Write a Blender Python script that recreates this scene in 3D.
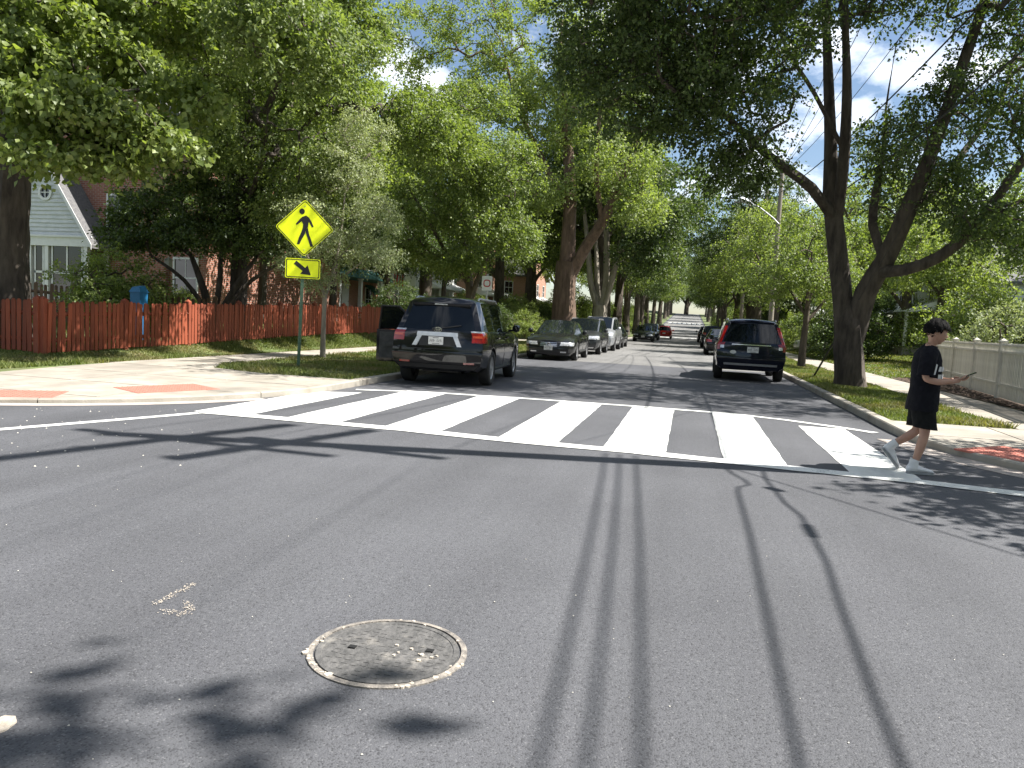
import bpy, bmesh, math, random
import numpy as np
from mathutils import Vector, Matrix

for _o in list(bpy.data.objects): bpy.data.objects.remove(_o)
SC = bpy.context.scene
COL = SC.collection
R = math.radians

# ---------------------------------------------------------------- camera
CAM_M = np.array([[0.97310073, 0.06725118, -0.22034573],
                  [0.22494174, -0.07076819, 0.97179889],
                  [0.04976116, -0.99522316, -0.08399218]])   # columns: right, down, forward in world axes
CAM_H = 1.4
cam_d = bpy.data.cameras.new("camera"); cam = bpy.data.objects.new("camera", cam_d); COL.objects.link(cam)
_m = Matrix((CAM_M[:, 0].tolist(), (-CAM_M[:, 1]).tolist(), (-CAM_M[:, 2]).tolist())).transposed().to_4x4(); _m.translation = (0, 0, CAM_H)
cam.matrix_world = _m
cam_d.sensor_width = 36.0; cam_d.lens = 36.0 * 769.0 / 1024.0
cam_d.clip_start = 0.05; cam_d.clip_end = 3000
SC.camera = cam

# ---------------------------------------------------------------- sun, sky, exposure
SUN_EL = R(54.0)
SUN_H = np.array([0.9936, 0.1130])            # horizontal direction towards the sun
sun_vec = Vector((SUN_H[0]*math.cos(SUN_EL), SUN_H[1]*math.cos(SUN_EL), math.sin(SUN_EL)))
sd = bpy.data.lights.new("sun", 'SUN'); sd.energy = 5.0; sd.angle = R(0.45); sd.color = (1.0, 0.965, 0.91)
sun = bpy.data.objects.new("sun", sd); COL.objects.link(sun)
sun.rotation_euler = sun_vec.to_track_quat('Z', 'Y').to_euler(); sun.location = (30, 3, 45)
W = bpy.data.worlds.new("World"); SC.world = W; W.use_nodes = True
nt = W.node_tree; nt.nodes.clear()
sky = nt.nodes.new('ShaderNodeTexSky'); sky.sky_type = 'NISHITA'; sky.sun_disc = False
sky.sun_elevation = SUN_EL; sky.sun_rotation = math.atan2(SUN_H[0], SUN_H[1])
sky.air_density = 1.0; sky.dust_density = 0.6; sky.ozone_density = 1.2
tc = nt.nodes.new('ShaderNodeTexCoord')
mp = nt.nodes.new('ShaderNodeMapping'); mp.inputs['Scale'].default_value = (1.6, 1.6, 3.0)
cl = nt.nodes.new('ShaderNodeTexNoise'); cl.inputs['Scale'].default_value = 2.6; cl.inputs['Detail'].default_value = 8; cl.inputs['Roughness'].default_value = 0.58
cr = nt.nodes.new('ShaderNodeValToRGB'); cr.color_ramp.elements[0].position = 0.50; cr.color_ramp.elements[1].position = 0.66
mx = nt.nodes.new('ShaderNodeMix'); mx.data_type = 'RGBA'; mx.inputs['B'].default_value = (14.5, 14.7, 15.2, 1)
bg = nt.nodes.new('ShaderNodeBackground'); bg.inputs['Strength'].default_value = 0.064
wo = nt.nodes.new('ShaderNodeOutputWorld')
L = nt.links.new
L(tc.outputs['Generated'], mp.inputs['Vector']); L(mp.outputs['Vector'], cl.inputs['Vector']); L(cl.outputs['Fac'], cr.inputs['Fac'])
L(cr.outputs['Color'], mx.inputs['Factor']); L(sky.outputs['Color'], mx.inputs['A']); L(mx.outputs['Result'], bg.inputs['Color'])
L(bg.outputs['Background'], wo.inputs['Surface'])
SC.view_settings.view_transform = 'Standard'; SC.view_settings.look = 'None'
SC.view_settings.gamma = 1.0; SC.view_settings.use_curve_mapping = False
SC.view_settings.exposure = 1.28
SC.cycles.max_bounces = 5; SC.cycles.diffuse_bounces = 2; SC.cycles.transmission_bounces = 4
SC.cycles.sample_clamp_indirect = 6.0

# ---------------------------------------------------------------- helpers
def at(px, py, Y):
    """a point of the place lying at distance Y down the street, found while measuring the photograph"""
    r = CAM_M @ np.array([(px-512)/769.0, (py-384)/769.0, 1.0]); s = Y/r[1]
    return Vector((r[0]*s, Y, CAM_H + r[2]*s))

def hill(y):
    y = np.asarray(y, float); t = np.clip((y-104.0)/60.0, 0, None)
    return np.where(t < 1, 1.1*t*t, 1.1 + 2.2*(t-1))

class MB:
    """collects vertices and faces; build() links them as one mesh object"""
    def __init__(s): s.v = []; s.f = []; s.mi = []
    def add(s, v, f, mi=0):
        o = len(s.v); s.v += [tuple(map(float, p)) for p in v]; s.f += [tuple(i+o for i in q) for q in f]; s.mi += [mi]*len(f); return s
    def box(s, lo, hi, rot=None, mi=0):
        x0, y0, z0 = lo; x1, y1, z1 = hi
        v = [(x0,y0,z0),(x1,y0,z0),(x1,y1,z0),(x0,y1,z0),(x0,y0,z1),(x1,y0,z1),(x1,y1,z1),(x0,y1,z1)]
        if rot is not None: v = [rot @ Vector(p) for p in v]
        return s.add(v, [(0,3,2,1),(4,5,6,7),(0,1,5,4),(1,2,6,5),(2,3,7,6),(3,0,4,7)], mi)
    def cbox(s, c, d, rot=None, mi=0):
        m = MB(); m.box((-d[0]/2,-d[1]/2,-d[2]/2), (d[0]/2,d[1]/2,d[2]/2)); c = Vector(c)
        v = [(rot @ Vector(p) if rot is not None else Vector(p)) + c for p in m.v]
        return s.add(v, m.f, mi)
    def prism(s, poly, z0, z1, axis='z', mi=0):
        n = len(poly); 
        def P(a, b, c): return {'z': (a,b,c), 'y': (a,c,b), 'x': (c,a,b)}[axis]
        v = [P(a,b,z0) for a,b in poly] + [P(a,b,z1) for a,b in poly]
        return s.add(v, [tuple(range(n))[::-1], tuple(range(n,2*n))] + [(i,(i+1)%n,n+(i+1)%n,n+i) for i in range(n)], mi)
    def tube(s, pts, rad, n=6, cap=True, mi=0):
        pts = [Vector(p) for p in pts]; rad = rad if hasattr(rad, '__len__') else [rad]*len(pts)
        d0 = (pts[1]-pts[0]).normalized(); ref = Vector((0,0,1)) if abs(d0.z) < .9 else Vector((1,0,0))
        u = d0.cross(ref).normalized(); vs = []; m = len(pts)
        for i, p in enumerate(pts):
            d = (pts[min(i+1,m-1)]-pts[max(i-1,0)]).normalized()
            u = (u - d*u.dot(d)).normalized(); w = d.cross(u)
            for k in range(n):
                a = 2*math.pi*k/n; vs.append(p + (u*math.cos(a)+w*math.sin(a))*rad[i])
        fs = [(i*n+k, i*n+(k+1)%n, (i+1)*n+(k+1)%n, (i+1)*n+k) for i in range(m-1) for k in range(n)]
        if cap: fs += [tuple(range(n))[::-1], tuple((m-1)*n+k for k in range(n))]
        return s.add(vs, fs, mi)
    def lathe(s, prof, n=24, axis='z', c=(0,0,0), mi=0):
        vs = []; c = Vector(c)
        for r_, h in prof:
            for k in range(n):
                a = 2*math.pi*k/n; x, y = r_*math.cos(a), r_*math.sin(a)
                vs.append(c + Vector({'z': (x,y,h), 'x': (h,x,y), 'y': (x,h,y)}[axis]))
        m = len(prof); fs = [(i*n+k, i*n+(k+1)%n, (i+1)*n+(k+1)%n, (i+1)*n+k) for i in range(m-1) for k in range(n)]
        return s.add(vs, fs, mi)
    def mesh(s, name, mats, smooth=False, angle=40):
        me = bpy.data.meshes.new(name); me.from_pydata(s.v, [], s.f)
        mats = mats if isinstance(mats, (list, tuple)) else [mats]
        for m in mats: me.materials.append(m)
        if len(mats) > 1: me.polygons.foreach_set('material_index', s.mi)
        me.update()
        if smooth:
            me.polygons.foreach_set('use_smooth', [True]*len(me.polygons)); me.set_sharp_from_angle(angle=R(angle))
        return me
    def build(s, name, mats, parent=None, smooth=False, loc=(0,0,0), rot=None, fix=True, angle=40):
        me = s.mesh(name, mats, smooth, angle)
        if fix:
            bm = bmesh.new(); bm.from_mesh(me); bmesh.ops.recalc_face_normals(bm, faces=bm.faces); bm.to_mesh(me); bm.free()
        return link(name, me, parent, loc, rot)

def link(name, me, parent=None, loc=(0,0,0), rot=None):
    o = bpy.data.objects.new(name, me); COL.objects.link(o); o.location = loc
    if rot is not None: o.rotation_euler = rot
    if parent is not None: o.parent = parent
    return o
def tag(o, label=None, cat=None, group=None, kind=None):
    if label: o['label'] = label
    if cat: o['category'] = cat
    if group: o['group'] = group
    if kind: o['kind'] = kind
    return o
def thing(name, label, cat, loc=(0,0,0), rz=0, group=None):
    o = bpy.data.objects.new(name, None); COL.objects.link(o); o.empty_display_size = .2
    o.location = loc; o.rotation_euler = (0,0,rz); return tag(o, label, cat, group)
def copy_tree(o, parent=None):
    c = o.copy(); COL.objects.link(c); c.parent = parent
    for ch in list(o.children): copy_tree(ch, c)
    return c
def structure(o): o['kind'] = 'structure'; return o
def fast_mesh(name, v, f, mats, smooth=False):
    """numpy arrays -> mesh; f is (n,k)"""
    me = bpy.data.meshes.new(name); k = f.shape[1]
    me.vertices.add(len(v)); me.vertices.foreach_set('co', np.ascontiguousarray(v, np.float32).ravel())
    me.loops.add(f.size); me.loops.foreach_set('vertex_index', np.ascontiguousarray(f, np.int32).ravel())
    me.polygons.add(len(f)); me.polygons.foreach_set('loop_start', np.arange(0, f.size, k, dtype=np.int32))
    me.polygons.foreach_set('loop_total', np.full(len(f), k, np.int32))
    for m in (mats if isinstance(mats, (list, tuple)) else [mats]): me.materials.append(m)
    me.update(calc_edges=True); me.validate()
    if smooth: me.polygons.foreach_set('use_smooth', [True]*len(me.polygons))
    return me
def clip(poly, conv):
    """Sutherland-Hodgman against a convex ccw polygon"""
    out = list(poly)
    for i in range(len(conv)):
        a, b = conv[i], conv[(i+1) % len(conv)]; inp, out = out, []
        def side(p): return (b[0]-a[0])*(p[1]-a[1]) - (b[1]-a[1])*(p[0]-a[0])
        for j in range(len(inp)):
            p, q = inp[j], inp[(j+1) % len(inp)]; sp, sq = side(p), side(q)
            if sp >= 0: out.append(p)
            if sp*sq < 0:
                t = sp/(sp-sq); out.append((p[0]+(q[0]-p[0])*t, p[1]+(q[1]-p[1])*t))
        if len(out) < 3: return []
    return out

# ---------------------------------------------------------------- materials
def newmat(name):
    m = bpy.data.materials.new(name); m.use_nodes = True; n = m.node_tree; b = n.nodes['Principled BSDF']; return m, n, b
def pmat(name, c1, c2=None, scale=8.0, rough=0.7, bump=0.0, bscale=None, metallic=0.0, spec=0.5, coat=0.0, c3=None, s3=1.0, t3=(.5,.7), detail=5, rnd=0.0, rough2=None, coord='Object', stretch=None):
    m, n, b = newmat(name); N = n.nodes.new; K = n.links.new
    b.inputs['Roughness'].default_value = rough; b.inputs['Metallic'].default_value = metallic
    b.inputs['Specular IOR Level'].default_value = spec; b.inputs['Coat Weight'].default_value = coat; b.inputs['Coat Roughness'].default_value = .04
    c1 = tuple(c1)+(1,); b.inputs['Base Color'].default_value = c1
    t = N('ShaderNodeTexCoord'); vec = t.outputs[coord]
    if stretch:
        mpn = N('ShaderNodeMapping'); mpn.inputs['Scale'].default_value = stretch; K(vec, mpn.inputs['Vector']); vec = mpn.outputs['Vector']
    if c2 is not None:
        no = N('ShaderNodeTexNoise'); no.inputs['Scale'].default_value = scale; no.inputs['Detail'].default_value = detail; no.inputs['Roughness'].default_value = .62; K(vec, no.inputs['Vector'])
        ra = N('ShaderNodeValToRGB'); ra.color_ramp.elements[0].position = .32; ra.color_ramp.elements[1].position = .68
        ra.color_ramp.elements[0].color = c1; ra.color_ramp.elements[1].color = tuple(c2)+(1,); K(no.outputs['Fac'], ra.inputs['Fac'])
        out = ra.outputs['Color']
        if c3 is not None:
            n3 = N('ShaderNodeTexNoise'); n3.inputs['Scale'].default_value = s3; n3.inputs['Detail'].default_value = 6; K(vec, n3.inputs['Vector'])
            r3 = N('ShaderNodeValToRGB'); r3.color_ramp.elements[0].position = t3[0]; r3.color_ramp.elements[1].position = t3[1]; K(n3.outputs['Fac'], r3.inputs['Fac'])
            m3 = N('ShaderNodeMix'); m3.data_type = 'RGBA'; m3.inputs['B'].default_value = tuple(c3)+(1,); K(r3.outputs['Color'], m3.inputs['Factor']); K(out, m3.inputs['A']); out = m3.outputs['Result']
        if rnd:
            oi = N('ShaderNodeObjectInfo'); mr = N('ShaderNodeMapRange'); mr.inputs['To Min'].default_value = 1-rnd; mr.inputs['To Max'].default_value = 1+rnd
            K(oi.outputs['Random'], mr.inputs['Value']); hv = N('ShaderNodeHueSaturation'); K(mr.outputs['Result'], hv.inputs['Value']); K(out, hv.inputs['Color']); out = hv.outputs['Color']
        K(out, b.inputs['Base Color'])
        if rough2 is not None:
            mr = N('ShaderNodeMapRange'); mr.inputs['To Min'].default_value = rough; mr.inputs['To Max'].default_value = rough2; K(no.outputs['Fac'], mr.inputs['Value']); K(mr.outputs['Result'], b.inputs['Roughness'])
    if bump:
        nb = N('ShaderNodeTexNoise'); nb.inputs['Scale'].default_value = bscale or scale; nb.inputs['Detail'].default_value = 4; K(vec, nb.inputs['Vector'])
        bp = N('ShaderNodeBump'); bp.inputs['Strength'].default_value = bump; bp.inputs['Distance'].default_value = .02; K(nb.outputs['Fac'], bp.inputs['Height']); K(bp.outputs['Normal'], b.inputs['Normal'])
    return m

def asphalt(name, base, light, speck, bump=.5):
    m, n, b = newmat(name); N = n.nodes.new; K = n.links.new
    t = N('ShaderNodeTexCoord'); vec = t.outputs['Object']
    big = N('ShaderNodeTexNoise'); big.inputs['Scale'].default_value = .55; big.inputs['Detail'].default_value = 6; K(vec, big.inputs['Vector'])
    mid = N('ShaderNodeTexNoise'); mid.inputs['Scale'].default_value = 38; mid.inputs['Detail'].default_value = 6; mid.inputs['Roughness'].default_value = .75; K(vec, mid.inputs['Vector'])
    vor = N('ShaderNodeTexVoronoi'); vor.inputs['Scale'].default_value = 150; K(vec, vor.inputs['Vector'])
    r1 = N('ShaderNodeValToRGB'); r1.color_ramp.elements[0].position = .34; r1.color_ramp.elements[1].position = .66
    r1.color_ramp.elements[0].color = tuple(base)+(1,); r1.color_ramp.elements[1].color = tuple(light)+(1,)
    ad = N('ShaderNodeMath'); ad.operation = 'MULTIPLY_ADD'; ad.inputs[1].default_value = .45
    sub = N('ShaderNodeMath'); sub.operation = 'MULTIPLY'; sub.inputs[1].default_value = .55
    K(mid.outputs['Fac'], sub.inputs[0]); K(big.outputs['Fac'], ad.inputs[0]); K(sub.outputs[0], ad.inputs[2]); K(ad.outputs[0], r1.inputs['Fac'])
    # stones: some of the aggregate cells are pale, some are black voids
    cs = N('ShaderNodeSeparateColor'); K(vor.outputs['Color'], cs.inputs['Color'])
    g1 = N('ShaderNodeMath'); g1.operation = 'GREATER_THAN'; g1.inputs[1].default_value = .95; K(cs.outputs['Red'], g1.inputs[0])
    g1m = N('ShaderNodeMath'); g1m.operation = 'MULTIPLY'; g1m.inputs[1].default_value = .42; K(g1.outputs[0], g1m.inputs[0])
    mxa = N('ShaderNodeMix'); mxa.data_type = 'RGBA'; mxa.inputs['B'].default_value = tuple(speck)+(1,); K(g1m.outputs[0], mxa.inputs['Factor']); K(r1.outputs['Color'], mxa.inputs['A'])
    g2 = N('ShaderNodeMath'); g2.operation = 'LESS_THAN'; g2.inputs[1].default_value = .16; K(cs.outputs['Green'], g2.inputs[0])
    g2m = N('ShaderNodeMath'); g2m.operation = 'MULTIPLY'; g2m.inputs[1].default_value = .5; K(g2.outputs[0], g2m.inputs[0])
    mxb = N('ShaderNodeMix'); mxb.data_type = 'RGBA'; mxb.inputs['B'].default_value = (.02,.02,.022,1); K(g2m.outputs[0], mxb.inputs['Factor']); K(mxa.outputs['Result'], mxb.inputs['A'])
    mps = N('ShaderNodeMapping'); mps.inputs['Scale'].default_value = (1.1,.07,1); K(vec, mps.inputs['Vector'])
    wt = N('ShaderNodeTexNoise'); wt.inputs['Scale'].default_value = 1.3; wt.inputs['Detail'].default_value = 5; K(mps.outputs['Vector'], wt.inputs['Vector'])
    wr = N('ShaderNodeMapRange'); wr.inputs['From Min'].default_value = .3; wr.inputs['From Max'].default_value = .7; wr.inputs['To Min'].default_value = .84; wr.inputs['To Max'].default_value = 1.14; K(wt.outputs['Fac'], wr.inputs['Value'])
    hv = N('ShaderNodeHueSaturation'); K(wr.outputs['Result'], hv.inputs['Value']); K(mxb.outputs['Result'], hv.inputs['Color']); K(hv.outputs['Color'], b.inputs['Base Color'])
    b.inputs['Roughness'].default_value = .82; b.inputs['Specular IOR Level'].default_value = .35
    bp = N('ShaderNodeBump'); bp.inputs['Strength'].default_value = bump; bp.inputs['Distance'].default_value = .006
    hs = N('ShaderNodeMath'); hs.operation = 'SUBTRACT'; K(mid.outputs['Fac'], hs.inputs[0]); K(vor.outputs['Distance'], hs.inputs[1]); K(hs.outputs[0], bp.inputs['Height']); K(bp.outputs['Normal'], b.inputs['Normal'])
    return m

def leafmat(name, c1, c2, trans=.42, rough=.42, tint=(1.25,1.35,.45), dry=None):
    m, n, b = newmat(name); N = n.nodes.new; K = n.links.new
    gm = N('ShaderNodeNewGeometry'); ra = N('ShaderNodeValToRGB')
    ra.color_ramp.elements[0].color = tuple(c1)+(1,); ra.color_ramp.elements[1].color = tuple(c2)+(1,)
    K(gm.outputs['Random Per Island'], ra.inputs['Fac'])
    if dry:
        tcn = N('ShaderNodeTexCoord'); dn = N('ShaderNodeTexNoise'); dn.inputs['Scale'].default_value = .8; dn.inputs['Detail'].default_value = 6; K(tcn.outputs['Object'], dn.inputs['Vector'])
        dr_ = N('ShaderNodeValToRGB'); dr_.color_ramp.elements[0].position = .45; dr_.color_ramp.elements[1].position = .7; K(dn.outputs['Fac'], dr_.inputs['Fac'])
        dm_ = N('ShaderNodeMix'); dm_.data_type = 'RGBA'; dm_.inputs['B'].default_value = tuple(dry)+(1,); K(dr_.outputs['Color'], dm_.inputs['Factor']); K(ra.outputs['Color'], dm_.inputs['A'])
        class _O: pass
        ra = _O(); ra.outputs = {'Color': dm_.outputs['Result']}
    K(ra.outputs['Color'], b.inputs['Base Color']); b.inputs['Roughness'].default_value = rough*1.15; b.inputs['Specular IOR Level'].default_value = .42
    tr = N('ShaderNodeBsdfTranslucent'); mul = N('ShaderNodeMix'); mul.data_type = 'RGBA'; mul.blend_type = 'MULTIPLY'; mul.inputs['Factor'].default_value = 1
    mul.inputs['B'].default_value = tuple(tint)+(1,); K(ra.outputs['Color'], mul.inputs['A']); K(mul.outputs['Result'], tr.inputs['Color'])
    ms = N('ShaderNodeMixShader'); ms.inputs['Fac'].default_value = trans; K(b.outputs['BSDF'], ms.inputs[1]); K(tr.outputs['BSDF'], ms.inputs[2])
    K(ms.outputs['Shader'], n.nodes['Material Output'].inputs['Surface'])
    return m

def brickmat(name, c1, c2, mortar, sc=1.0):
    m, n, b = newmat(name); N = n.nodes.new; K = n.links.new
    t = N('ShaderNodeTexCoord'); mpn = N('ShaderNodeMapping'); mpn.inputs['Scale'].default_value = (1,1,1)
    sx = N('ShaderNodeSeparateXYZ'); K(t.outputs['Object'], sx.inputs['Vector'])
    ad = N('ShaderNodeMath'); K(sx.outputs['X'], ad.inputs[0]); K(sx.outputs['Y'], ad.inputs[1])
    cb = N('ShaderNodeCombineXYZ'); K(ad.outputs[0], cb.inputs['X']); K(sx.outputs['Z'], cb.inputs['Y'])
    br = N('ShaderNodeTexBrick'); br.inputs['Scale'].default_value = sc; br.inputs['Brick Width'].default_value = .22; br.inputs['Row Height'].default_value = .075; br.inputs['Mortar Size'].default_value = .008
    br.inputs['Color1'].default_value = tuple(c1)+(1,); br.inputs['Color2'].default_value = tuple(c2)+(1,); br.inputs['Mortar'].default_value = tuple(mortar)+(1,)
    K(cb.outputs[0], br.inputs['Vector']); K(br.outputs['Color'], b.inputs['Base Color']); b.inputs['Roughness'].default_value = .85
    bp = N('ShaderNodeBump'); bp.inputs['Strength'].default_value = .4; bp.inputs['Distance'].default_value = .01; bp.invert = True; K(br.outputs['Fac'], bp.inputs['Height']); K(bp.outputs['Normal'], b.inputs['Normal'])
    return m

M = {}
M['road'] = asphalt('fresh_asphalt', (.066,.067,.073), (.108,.1095,.118), (.19,.19,.195), .45)
M['road_old'] = asphalt('older_asphalt', (.13,.128,.122), (.20,.195,.186), (.42,.4,.38), .4)
M['concrete'] = pmat('pavement_concrete', (.27,.24,.20), (.37,.335,.28), 3.0, .88, .25, 60, rnd=.08, c3=(.19,.17,.14), s3=.9, t3=(.48,.75))
M['kerb'] = pmat('kerb_concrete', (.27,.25,.21), (.38,.35,.30), 4.0, .88, .3, 50, c3=(.24,.21,.17), s3=2.0)
M['gutter'] = pmat('gutter_concrete', (.30,.26,.235), (.42,.37,.33), 3.0, .9, .3, 60)
M['red_panel'] = pmat('red_tactile_panel', (.40,.125,.09), (.47,.17,.125), 12, .85, .3, 26)
M['soil'] = pmat('lawn_soil', (.075,.10,.03), (.12,.155,.045), 1.6, .95, .6, 30, c3=(.10,.085,.05), s3=.7)
M['mulch'] = pmat('mulch', (.05,.033,.022), (.12,.08,.055), 14, .95, 1.0, 24)
M['grass'] = leafmat('grass_blade', (.085,.12,.028), (.21,.24,.075), .35, .6, dry=(.26,.22,.11))
M['leaf_maple'] = leafmat('maple_leaf', (.11,.155,.04), (.28,.33,.11), .46, .38)
M['leaf_mid'] = leafmat('street_tree_leaf', (.10,.145,.045), (.265,.315,.115), .46, .42)
M['leaf_grey'] = leafmat('grey_green_leaf', (.22,.26,.13), (.42,.46,.28), .38, .45, (1.15,1.2,.6))
M['leaf_dark'] = leafmat('dark_leaf', (.042,.070,.024), (.125,.17,.058), .38, .4)
M['leaf_light'] = leafmat('light_leaf', (.15,.20,.06), (.32,.37,.145), .48, .45)
M['bark'] = pmat('grey_brown_bark', (.055,.043,.033), (.135,.108,.085), 7, .95, 1.0, 14, stretch=(1,1,.25))
M['bark_dark'] = pmat('dark_bark', (.032,.025,.02), (.105,.085,.067), 7, .95, 1.0, 14, stretch=(1,1,.25))
M['bark_red'] = pmat('brown_furrowed_bark', (.075,.048,.032), (.19,.125,.085), 6, .95, 1.0, 10, stretch=(1,1,.2))
M['bark_pale'] = pmat('pale_bark', (.20,.17,.135), (.36,.32,.26), 5, .9, .6, 12, stretch=(1,1,.3))
def worn_paint():
    m, n, b = newmat('worn_white_paint'); N = n.nodes.new; K = n.links.new
    t = N('ShaderNodeTexCoord'); v = t.outputs['Object']
    no = N('ShaderNodeTexNoise'); no.inputs['Scale'].default_value = 1.7; no.inputs['Detail'].default_value = 9; no.inputs['Roughness'].default_value = .7; K(v, no.inputs['Vector'])
    ra = N('ShaderNodeValToRGB'); ra.color_ramp.elements[0].position = .28; ra.color_ramp.elements[0].color = (.50,.50,.47,1); ra.color_ramp.elements[1].position = .52; ra.color_ramp.elements[1].color = (.74,.74,.70,1); K(no.outputs['Fac'], ra.inputs['Fac'])
    # tyre streaks along the street
    mp_ = N('ShaderNodeMapping'); mp_.inputs['Scale'].default_value = (3.2,.22,1); mp_.inputs['Rotation'].default_value = (0,0,R(6)); K(v, mp_.inputs['Vector'])
    st = N('ShaderNodeTexNoise'); st.inputs['Scale'].default_value = 2.2; st.inputs['Detail'].default_value = 5; K(mp_.outputs['Vector'], st.inputs['Vector'])
    sr = N('ShaderNodeValToRGB'); sr.color_ramp.elements[0].position = .52; sr.color_ramp.elements[0].color = (0,0,0,1); sr.color_ramp.elements[1].position = .78; sr.color_ramp.elements[1].color = (.62,.62,.62,1); K(st.outputs['Fac'], sr.inputs['Fac'])
    mx_ = N('ShaderNodeMix'); mx_.data_type = 'RGBA'; mx_.inputs['B'].default_value = (.30,.31,.31,1); K(sr.outputs['Color'], mx_.inputs['Factor']); K(ra.outputs['Color'], mx_.inputs['A'])
    # grains of bare asphalt
    gr = N('ShaderNodeTexNoise'); gr.inputs['Scale'].default_value = 60; gr.inputs['Detail'].default_value = 3; K(v, gr.inputs['Vector'])
    ad = N('ShaderNodeMath'); ad.operation = 'MULTIPLY_ADD'; ad.inputs[1].default_value = .5; K(no.outputs['Fac'], ad.inputs[0]); K(gr.outputs['Fac'], ad.inputs[2])
    gt = N('ShaderNodeMath'); gt.operation = 'GREATER_THAN'; gt.inputs[1].default_value = .93; K(ad.outputs[0], gt.inputs[0])
    mx2 = N('ShaderNodeMix'); mx2.data_type = 'RGBA'; mx2.inputs['B'].default_value = (.13,.13,.13,1); K(gt.outputs[0], mx2.inputs['Factor']); K(mx_.outputs['Result'], mx2.inputs['A'])
    K(mx2.outputs['Result'], b.inputs['Base Color']); b.inputs['Roughness'].default_value = .6
    bp = N('ShaderNodeBump'); bp.inputs['Strength'].default_value = .5; bp.inputs['Distance'].default_value = .006; K(gr.outputs['Fac'], bp.inputs['Height']); K(bp.outputs['Normal'], b.inputs['Normal'])
    return m
M['paint'] = worn_paint()
M['red_wood'] = pmat('red_stained_wood', (.20,.043,.019), (.31,.075,.032), 9, .75, .4, 30, rnd=.28, c3=(.20,.085,.055), s3=2.2, t3=(.5,.75), stretch=(1,1,.15))
M['brown_wood'] = pmat('brown_stained_wood', (.11,.065,.035), (.17,.10,.055), 9, .8, .4, 30, rnd=.15, stretch=(1,1,.15))
M['white_wood'] = pmat('old_white_paint', (.50,.47,.41), (.62,.59,.52), 5, .7, .2, 20, rnd=.08)
M['white_trim'] = pmat('white_trim', (.72,.72,.70), (.80,.80,.78), 6, .55)
M['siding'] = pmat('white_siding', (.62,.64,.62), (.74,.75,.73), 4, .6, rnd=.04)
M['brick'] = brickmat('red_brick', (.27,.095,.06), (.36,.14,.085), (.36,.32,.27))
M['brick_or'] = brickmat('orange_brick', (.34,.14,.085), (.43,.20,.125), (.42,.37,.31))
M['roof_grey'] = pmat('grey_shingle', (.09,.09,.095), (.17,.165,.16), 12, .9, .6, 20)
M['roof_brown'] = pmat('brown_shingle', (.15,.105,.08), (.24,.175,.135), 12, .9, .6, 20)
M['window'] = pmat('window_glass', (.012,.015,.018), None, rough=.04, spec=.7)
M['dark_in'] = pmat('dark_interior', (.018,.016,.015), (.03,.027,.024), 3, .8)
M['green_awn'] = pmat('green_awning', (.03,.11,.10), (.05,.15,.13), 6, .8)
M['pole_wood'] = pmat('weathered_pole_wood', (.17,.145,.115), (.32,.28,.23), 6, .9, .6, 20, stretch=(1,1,.1))
M['galv'] = pmat('galvanised_steel', (.38,.39,.40), (.50,.51,.52), 9, .45, metallic=.8)
M['wire'] = pmat('black_cable', (.018,.018,.019), None, rough=.6)
M['porcelain'] = pmat('grey_insulator', (.30,.29,.28), None, rough=.3)
M['sign_y'] = pmat('fluorescent_yellow_sheeting', (.86,.95,.012), (.80,.90,.01), 60, .45)
M['sign_k'] = pmat('black_sign_ink', (.012,.012,.013), None, rough=.5)
M['sign_back'] = pmat('aluminium_sheet', (.45,.46,.46), (.55,.56,.56), 10, .5, metallic=.7)
M['post_green'] = pmat('green_post_paint', (.055,.12,.075), (.09,.16,.10), 12, .55)
M['iron'] = pmat('cast_iron', (.065,.064,.062), (.135,.13,.125), 16, .75, .6, 40, metallic=.1, c3=(.21,.195,.175), s3=9, t3=(.56,.70))
M['chip'] = pmat('beige_paint_chip', (.40,.34,.27), (.56,.50,.42), 20, .9, .5, 60)
M['black'] = pmat('black_void', (.006,.006,.006), None, rough=.9)
M['blue_bin'] = pmat('blue_plastic', (.015,.14,.30), (.02,.17,.36), 6, .5)
M['debris'] = pmat('pale_litter', (.45,.43,.38), (.6,.57,.5), 3, .9)
M['flag_r'] = pmat('flag_red', (.45,.03,.04), None, rough=.8); M['flag_w'] = pmat('flag_white', (.7,.7,.7), None, rough=.8); M['flag_b'] = pmat('flag_blue', (.03,.04,.18), None, rough=.8)
# ================================================================ SETTING
KL, KR = -6.0, 3.0            # kerb faces of the street
CRN_L = (-11.1, 12.5, 5.1)    # kerb return, left: centre and radius
CRN_R = (8.0, 12.0, 5.0)
PZ = 0.12                     # pavement height above the road

def ss(a, b, x): t = np.clip((np.asarray(x, float)-a)/(b-a), 0, 1); return t*t*(3-2*t)
def yard(x, y):
    """height of lawns and yards"""
    x = np.asarray(x, float); y = np.asarray(y, float)
    zl = PZ + (.10+.45*ss(9, 30, y))*ss(-11.6, -13.0, x) + .45*ss(-14, -24, x)
    zr = PZ + .05*ss(7.4, 9, x) + .25*ss(10, 22, x)
    z = np.where(x < -1.5, zl, zr)
    inroad = (x > KL-.5) & (x < KR+.5) | (y < 7.6) | (y < 13.3) & (x > -11.3) & (x < 8.9)
    return np.where(inroad, -.12, z-.015) + hill(y)

def grid(name, xs, ys, zf, mat, drop=0):
    X, Y = np.meshgrid(xs, ys); Z = zf(X, Y)-drop; nx, ny = len(xs), len(ys)
    v = np.stack([X.ravel(), Y.ravel(), Z.ravel()], 1); i = np.arange(nx*ny).reshape(ny, nx)
    f = np.stack([i[:-1,:-1].ravel(), i[:-1,1:].ravel(), i[1:,1:].ravel(), i[1:,:-1].ravel()], 1)
    return link(name, fast_mesh(name, v, f, mat, True))
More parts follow.
